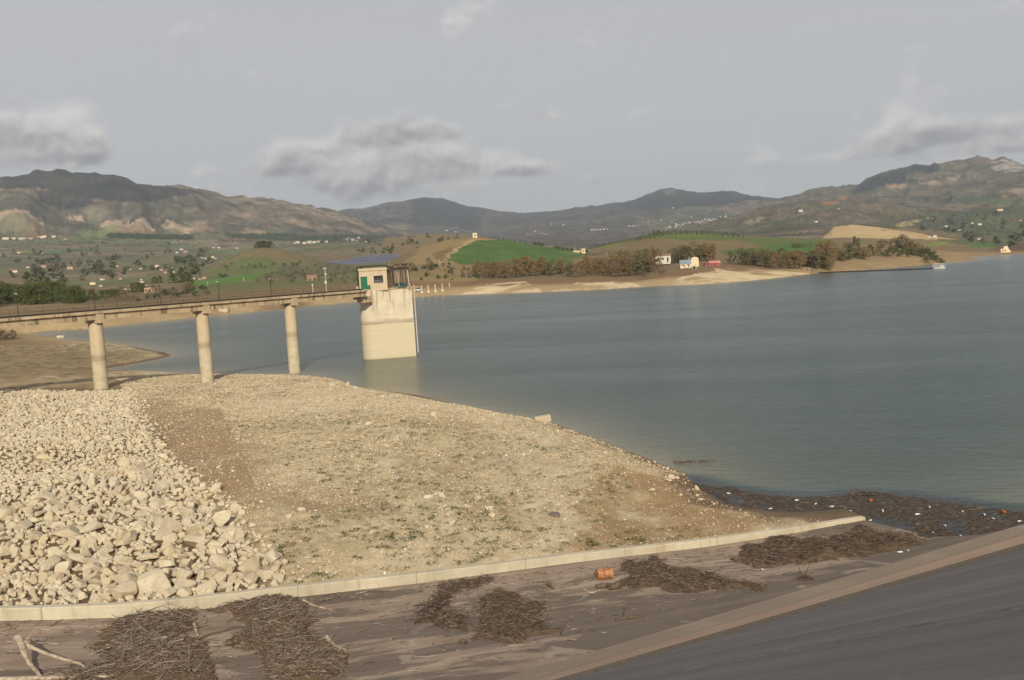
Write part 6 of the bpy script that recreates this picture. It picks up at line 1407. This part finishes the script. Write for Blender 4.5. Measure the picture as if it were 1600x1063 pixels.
house('garage_wing', place(1045, 622)[0] + [0, 0, 2.0], 2.6, 5, 4.8, 'tall narrow white annex at the right end of the white house', 'annex', M_WHITE, M_ROOF, R(-8), 'flat', 1, door=False)
P = place(1071, 560)[0]
house('grey_shed', P + [0, 0, .6], 6, 5, 1.9, 'grey roofed lakeside shed left of the cream gabled house', 'shed', M_CREAM, M_GREYROOF, R(-6), 'gable', 2, rise=1.9)
MB().tube([(0, 0, 0), (0, 0, 2.2)], .25, 8)
P = place(1086, 562)[0]; house('cream_house', P + [0, 0, 1.2], 5.2, 4.4, 3.0, 'cream lakeside house with a rounded gable and one dark window', 'house', M_CREAM, M_CREAM, R(78), 'barrel', 1, rise=1.6, door=False)
P = place(1084.5, 545)[0]; t = thing('kiosk', 'small pale green open kiosk in front of the cream lakeside house', 'kiosk', tuple(P), R(-6)); M_PALEG = m_plain('pale_green_paint', (.40, .50, .28), .7, .15, 1)
for s in (-1, 1): MB().box((s * 1.0, 0, .9), (.35, 1.4, 2.4)).build('pillar', M_PALEG, t)
MB().box((0, 0, 2.3), (2.6, 1.7, .35)).build('roof', M_WHITE, t); MB().box((0, .5, .7), (1.6, .2, 1.6)).build('counter', M_DARKWIN, t)
P = place(1074, 548)[0]; MB_ = MB(); t = thing('chimney_pipe', 'pale metal flue pipe standing beside the grey roofed shed', 'flue', tuple(P + [1.2, 0, 0])); MB().tube([(0, 0, 0), (0, 0, 6.4)], .22, 8).build('pipe', M_STEEL, t, True); MB().tube([(0, 0, 6.4), (0, 0, 6.7)], .34, 8).build('cap', M_STEEL, t)
P = place(1116, 575)[0]; house('red_shed', P, 6.2, 3.6, 1.7, 'low red roofed shed by the shore right of the cream house', 'shed', M_REDROOF, m_plain('pink_sheet', (.50, .20, .15), .6, .2, .6), R(4), 'gable', 1, rise=1.0, door=False)
P = place(1105, 572)[0]; house('lean_to', P, 3.4, 3, 1.4, 'dull red lean-to joined to the low red roofed shed', 'shed', M_REDROOF, M_REDROOF, R(4), 'flat', 1, door=False)
P = hit([741.5], [371.5], 500, 1100, 900)[0]; house('ruined_hut', P - [0, 0, .8], 3.8, 3.4, 5.0, 'small square stone ruin alone on the hilltop above the green field', 'ruin', M_CREAM, M_CREAM, R(20), None, 1, door=False)
for s in (1,): pass
P = place(911, 860)[0]; house('stone_hut', P, 3.2, 3, 3.8, 'pale stone hut at the right end of the green field', 'hut', M_CREAM, M_CREAM, R(20), 'flat', 1, door=False)
P = place(903, 865)[0]; o = MB().box((0, 0, .7), (8.5, .5, 2.4)).box((-1.5, 0, 2.0), (4.4, .6, .25)).build('field_wall', M_CONC); o.location = P; o.rotation_euler = (0, 0, R(6)); tag(o, 'low pale field wall left of the stone hut by the green field', 'wall')
P = hit([540], [442.5], 400, 900, 500)[0]; P = place(488, 640)[0]; house('pink_house', P, 6.4, 5, 2.2, 'pink walled cottage behind the instrument mast on the footbridge', 'house', M_PINK, M_ROOF, R(10), 'gable', 2, rise=1.2)
P = place(234, 620)[0]; house('pink_ruin', P, 4.6, 4, 3.2, 'pinkish roofless cottage between the trees behind the second lamp post', 'ruin', M_PINK, M_ROOF, R(-12), None, 2)
# pump house at the right shore
P = hit([1569], [394.5], 500, 1200, 900)[0]; t = thing('pump_house', 'stepped pale concrete pump house on the bare right shore', 'pump house', tuple(P), R(-10))
MB().box((0, 0, 1.2), (6.0, 4, 3.4)).build('wall', M_CREAM, t); MB().box((1.0, .3, 3.6), (3.0, 3, 2.0)).build('tower', M_CREAM, t); MB().box((1.0, .3, 4.7), (3.4, 3.4, .25)).build('roof', M_CREAM, t)
for x in (-1.6, .2): MB().box((x, -2.01, 1.5), (.9, .06, 1.2)).build('window', M_DARKWIN, t)
MB().box((3.6, 0, .6), (1.4, 3, 1.6)).build('annex', M_CREAM, t)
P = place(1598, 735)[0]; house('shore_hut', P, 3, 3, 3, 'pale hut cut by the right edge of the view on the bare shore', 'hut', M_CREAM, M_CREAM, R(-10), 'flat', 1, door=False)
# floating pipeline and raft
A, B = at_z(1274, 427, 0), at_z(1458, 420.5, 0); A2 = hit([1180], [416], 400, 900, 700)[0]; A1 = hit([1225], [423], 400, 900, 700)[0]; n = 46
pl_ = [A2 + [0, 0, .4], A1 + [0, 0, .4]]; pts = np.vstack([pl_, [A + (B - A) * f + np.array([0, 0, .22]) for f in np.linspace(0, 1, 30)]])
t = thing('floating_pipeline', 'long dark floating pipeline on buoys from the sandy beach to the raft', 'pipeline', tuple(A)); MB().tube(pts - A, .09, 6).build('pipe', M_DARK, t, True)
for f in np.linspace(.02, .98, n):
    q = (A + (B - A) * f) - A; d = (B - A) / np.linalg.norm(B - A); MB().tube([q - d * .9 + [0, 0, .22], q + d * .9 + [0, 0, .22]], .30, 8).build('float', M_DARK, t, True)
for f in np.linspace(.1, .95, 12):
    q = A2 + (A - A2) * f; z = H_fn(np.array([q[0]]), np.array([q[1]]))[0]; MB().box(np.array([q[0], q[1], z + .3]) - A, (.7, .6, .5)).build('support', M_RAIL, t)
q = at_z(1467, 419.5, 0); t = thing('raft', 'white railed pumping raft at the outer end of the floating pipeline', 'raft', tuple(q), R(-12)); dk_ = MB().box((0, 0, .25), (5.6, 3.2, .5)).build('deck', M_WHITE, t)
mb = MB()
for x in np.linspace(-2.7, 2.7, 7):
    for y in (-1.5, 1.5): mb.beam((x, y, .5), (x, y, 2.4), .09, .09)
for y in (-1.5, 1.5):
    for z in (1.4, 2.4): mb.beam((-2.7, y, z), (2.7, y, z), .10, .10)
mb.build('railing', M_WHITE, t); MB().box((1.2, 0, 1.0), (1.8, 1.6, 1.1)).build('pump', M_STEEL, t); MB().beam((-3.2, 0, .3), (-3.2, 0, 3.0), .08, .08).beam((-4.2, 0, 2.6), (-2.4, 0, 2.6), .08, .08).build('mast', M_DARK, t)
# concrete posts by the shore
for x, y, h in ((659, 457.5, 11), (669.5, 456.5, 11), (680.5, 456, 11), (691.5, 454.8, 11.5), (702.5, 448.8, 6.5)):
    P = hit([x], [y], 400, 800, 900)[0]; hm = h / F_PX * np.linalg.norm(P); k = ('first', 'second', 'third', 'fourth', 'fifth, shortest,')[int(round((x - 659) / 10.8))]
    t = thing('concrete_post', f'{k} pale concrete post from the left in the row on the far shore', 'post', tuple(P), 0, 'row of concrete posts on the far shore'); MB().box((0, 0, hm / 2 - .2), (.36, .36, hm + .4)).build('shaft', M_CREAM, t)
    if h > 8: MB().prism([(-.8, -.6), (.8, -.6), (.8, .6), (-.8, .6)], -.2, .7, .45).build('footing', M_CREAM, t)
# parked car behind the gauge pipe
P = hit([653.5], [455.5], 400, 800, 900)[0]; t = thing('parked_car', 'pale parked car on the far shore just right of the tower', 'car', tuple(P + [0, 0, .1]), R(200)); pr = [(-2.1, .35), (-2.1, .9), (-1.5, 1.0), (1.2, 1.0), (2.0, .85), (2.1, .35)]
mb = MB(); mb.add([(x, s * .85, z) for s in (-1, 1) for x, z in pr], [tuple(range(6)), tuple(range(11, 5, -1))] + [(i, (i + 1) % 6, 6 + (i + 1) % 6, 6 + i) for i in range(6)]); mb.build('body', M_CARW, t)
pr = [(-1.7, 1.0), (-1.2, 1.5), (.3, 1.5), (1.0, 1.0)]; mb = MB(); mb.add([(x, s * .74, z) for s in (-1, 1) for x, z in pr], [tuple(range(4)), tuple(range(7, 3, -1))] + [(i, (i + 1) % 4, 4 + (i + 1) % 4, 4 + i) for i in range(4)]); mb.build('cabin', M_DARKWIN, t)
for x in (-1.3, 1.3):
    for s in (-1, 1): MB().tube([(x, s * .72, .32), (x, s * .9, .32)], .32, 12).build('wheel', M_TYRE, t)
# solar panel field
SO = [(502, 413), (514, 409.5), (560, 402), (612, 398.5), (622, 398), (620, 406), (600, 411), (560, 414), (520, 416)]
G = hit([p[0] for p in SO], [p[1] for p in SO], 1200, 2200, 1500)[:, :2]
a = math.atan2(*(G[3] - G[1])[::-1]); lo, hi = G.min(0), G.max(0); mb = MB(); ca, sa = math.cos(a), math.sin(a)
for v in np.arange(-160, 420, 4.2):
    for u in np.arange(-260, 260, 8.0):
        q = G[2] + np.array([ca * u - sa * v, sa * u + ca * v])
        if not in_poly(np.array([q[0]]), np.array([q[1]]), G)[0]: continue
        z = float(H_fn(np.array([q[0]]), np.array([q[1]]), False)[0]); th = R(22); y1, z1 = 1.7 * math.cos(th), 1.7 * math.sin(th)
        V = [np.array([q[0] + ca * x - sa * y, q[1] + sa * x + ca * y, z + 1.0 + zz_ + dz_]) for dz_ in (0, -.08) for x, y, zz_ in ((-4, -y1, -z1), (4, -y1, -z1), (4, y1, z1), (-4, y1, z1))]
        mb.add(V, [(0, 1, 2, 3), (7, 6, 5, 4), (0, 4, 5, 1), (2, 6, 7, 3)])
if mb.n:
    o = mb.build('solar_field', m_plain('panel_glass', (.115, .12, .165), .45, .25, .02)); tag(o, 'blue grey solar panel field on the slope behind the tower', 'solar field')
# farmhouses and villages far off
hproto = []
for k, (wm, rm) in enumerate(((M_WHITE, M_ROOF), (M_CREAM, M_ROOF), (M_WHITE, M_GREYROOF), (M_PINK, M_ROOF))):
    mb = MB(); mb.box((0, 0, 1.5), (9, 7, 5)); mb.add([(-4.5, -3.5, 4), (-4.5, 3.5, 4), (-4.5, 0, 5.2), (4.5, -3.5, 4), (4.5, 3.5, 4), (4.5, 0, 5.2)], [(0, 2, 1), (3, 4, 5)])
    for x in (-2.5, 0, 2.5): mb.box((x, -3.5, 2.2), (1, .1, 1.4))
    me = mb.mesh('farmhouse'); me.materials.append(wm); me.materials.append(rm)
    r2 = MB()
    for s in (-1, 1): r2.add([(-4.8, s * 3.9, 3.9), (4.8, s * 3.9, 3.9), (4.8, 0, 5.35), (-4.8, 0, 5.35), (-4.8, s * 3.9, 4.1), (4.8, s * 3.9, 4.1), (4.8, 0, 5.55), (-4.8, 0, 5.55)], [(0, 1, 2, 3), (4, 7, 6, 5), (0, 4, 5, 1), (3, 2, 6, 7)])
    rme = r2.mesh('roof'); rme.materials.append(rm); hproto.append((me, rme))
def far_house(x, y, s, label, group, rmin=650, rmax=9500, kind=None):
    P = hit([x], [y], rmin, rmax, 700)[0]
    if np.hypot(P[0], P[1]) > rmax * .98: return
    me, rme = hproto[int(rg.integers(4)) if kind is None else kind]; o = new_obj('farmhouse', me); d = np.hypot(P[0], P[1]); k = (.66 if d < 4000 else .5) * s * d / F_PX / 9.0
    o.location = P; o.rotation_euler = (0, 0, rg.uniform(-.5, .5)); o.scale = (k, min(k, 1.6) , min(k, 1.5)); tag(o, label, 'house', group); r_ = new_obj('roof', rme, None, o)
GL = 'pale farmhouse far off in the left valley'
for x, y, s in ((9, 374, 12), (22, 374, 8), (35, 374, 14), (47, 374, 10), (64, 372, 13), (70, 371, 8), (84, 371, 7), (103, 375, 6), (30, 396, 6), (66, 397, 6), (87, 409, 6), (44, 419, 6), (24, 426, 10), (110, 421, 12), (68, 418, 9), (184, 417, 7), (220, 421, 5), (160, 438, 8), (188, 437, 7), (222, 442, 8), (145, 445, 11), (158, 448, 6), (204, 422, 5), (284, 391, 7), (290, 395, 9), (277, 396, 6), (334, 388, 5), (342, 388, 6), (371, 389, 8), (316, 404, 6), (322, 405, 6), (333, 403, 7), (337, 405, 6), (246, 417, 8), (252, 423, 7), (260, 427, 8), (271, 426, 6), (283, 427, 9), (302, 437, 9), (313, 437, 6), (320, 436, 9), (270, 419, 5), (221, 438, 5), (228, 447, 7), (196, 453, 6)):
    far_house(x, y, s, GL, 'farmhouses of the left valley', 650, 4300)
for x, y, s in ((461, 381, 7), (465, 380, 10), (476, 381, 8), (484, 380, 10), (492, 380, 9), (498, 379, 8), (510, 379, 8), (540, 377, 8), (545, 375, 9), (551, 376, 8), (556, 378, 10), (560, 373, 6), (573, 379, 5)):
    far_house(x, y, s, 'white house of the hamlet at the foot of the left mountain', 'hamlet under the left mountain', 2400, 5000)
for k in range(46):
    f = rg.random(); x = 1040 + 95 * f; y = 356 - 17 * f + rg.normal(0, 1.0); far_house(x, y, rg.uniform(3, 5.5), 'white house of the village strung along the far middle slope', 'village on the far middle slope', 4200, 9500, int(rg.choice([0, 2])))
for x, y, s in ((925, 360, 6), (929, 359, 5), (933, 360, 5), (938, 360, 6), (943, 359, 6), (949, 359, 5), (983, 354, 5), (988, 354, 5), (992, 353, 4), (1013, 347, 4), (1033, 345, 4), (1050, 347, 4), (1055, 350, 4), (825, 366, 4), (847, 366, 4), (853, 367, 4), (836, 362, 4), (712, 363, 5), (698, 361, 6), (862, 351, 5), (1060, 334, 4), (1080, 340, 4), (1052, 326, 6), (880, 352, 5)):
    far_house(x, y, s, 'tiny pale house on the hazy middle mountain slopes', 'scattered houses on the middle slopes', 4200, 9500, int(rg.choice([0, 2])))
for x, y, s in ((1478, 355, 6), (1519, 350, 5), (1530, 352, 8), (1594, 346, 7), (1562, 330, 12), (1500, 361, 6), (1452, 371, 6), (1460, 371, 8), (1395, 383, 5), (1530, 375, 7), (1251, 331, 9), (1275, 348, 7), (1310, 327, 5), (1590, 376, 8)):
    far_house(x, y, s, 'pale farmhouse far off on the right hand slopes', 'farmhouses of the right valley', 800, 5200)
# poles across the slopes
for x, y, h, lab in ((203, 455, 9, 'behind the footbridge left of the pink roofless cottage'), (325, 449, 8, 'in the bright green strip left of the fourth lamp post'), (381, 441, 7, 'in the green field between the last two lamp posts'), (385, 420, 6, 'on the round hill under the copse'),
                     (687, 415, 10, 'on the brown hillside beside the lone narrow tree'), (690, 418, 9, 'leaning close to the pole beside the lone narrow tree'), (729, 435, 12, 'at the left end of the russet belt'), (898, 391, 8, 'beside the field wall by the stone hut'), (948, 400, 6, 'on the slope above the middle of the russet trees'), (1160, 398, 5, 'on the green slope behind the sandy beach')):
    P = hit([x], [y], 400, 1500, 600)[0]; hm = h / F_PX * np.linalg.norm(P); t = thing('utility_pole', 'thin pale pole ' + lab, 'pole', tuple(P), 0, 'thin poles beyond the lake'); MB().tube([(0, 0, -.3), (0, 0, hm)], [.17, .11], 6).build('pole', M_STEEL, t); MB().box((0, 0, hm - .4), (1.3, .12, .12)).build('cross_arm', M_STEEL, t)
for key in PROTO:
    for i, src in enumerate(PROTO[key]):
        if (key, i) not in USED: hide_tree(src)

# ------------------------------------------------------------------ haze: one even box of thin air over the whole place
hb = MB().box((0, 3500, 400), (26000, 18000, 824))
hm = bpy.data.materials.new('haze'); hm.use_nodes = True; g = NT(hm.node_tree)
pv = g.n('ShaderNodeVolumePrincipled', ins={'Color': (.78, .87, 1.0, 1), 'Density': 6.4e-5, 'Anisotropy': 0.2})
g.n('ShaderNodeOutputMaterial', ins={'Volume': pv.outputs[0]})
ho = hb.build('haze', hm); ho['kind'] = 'stuff'
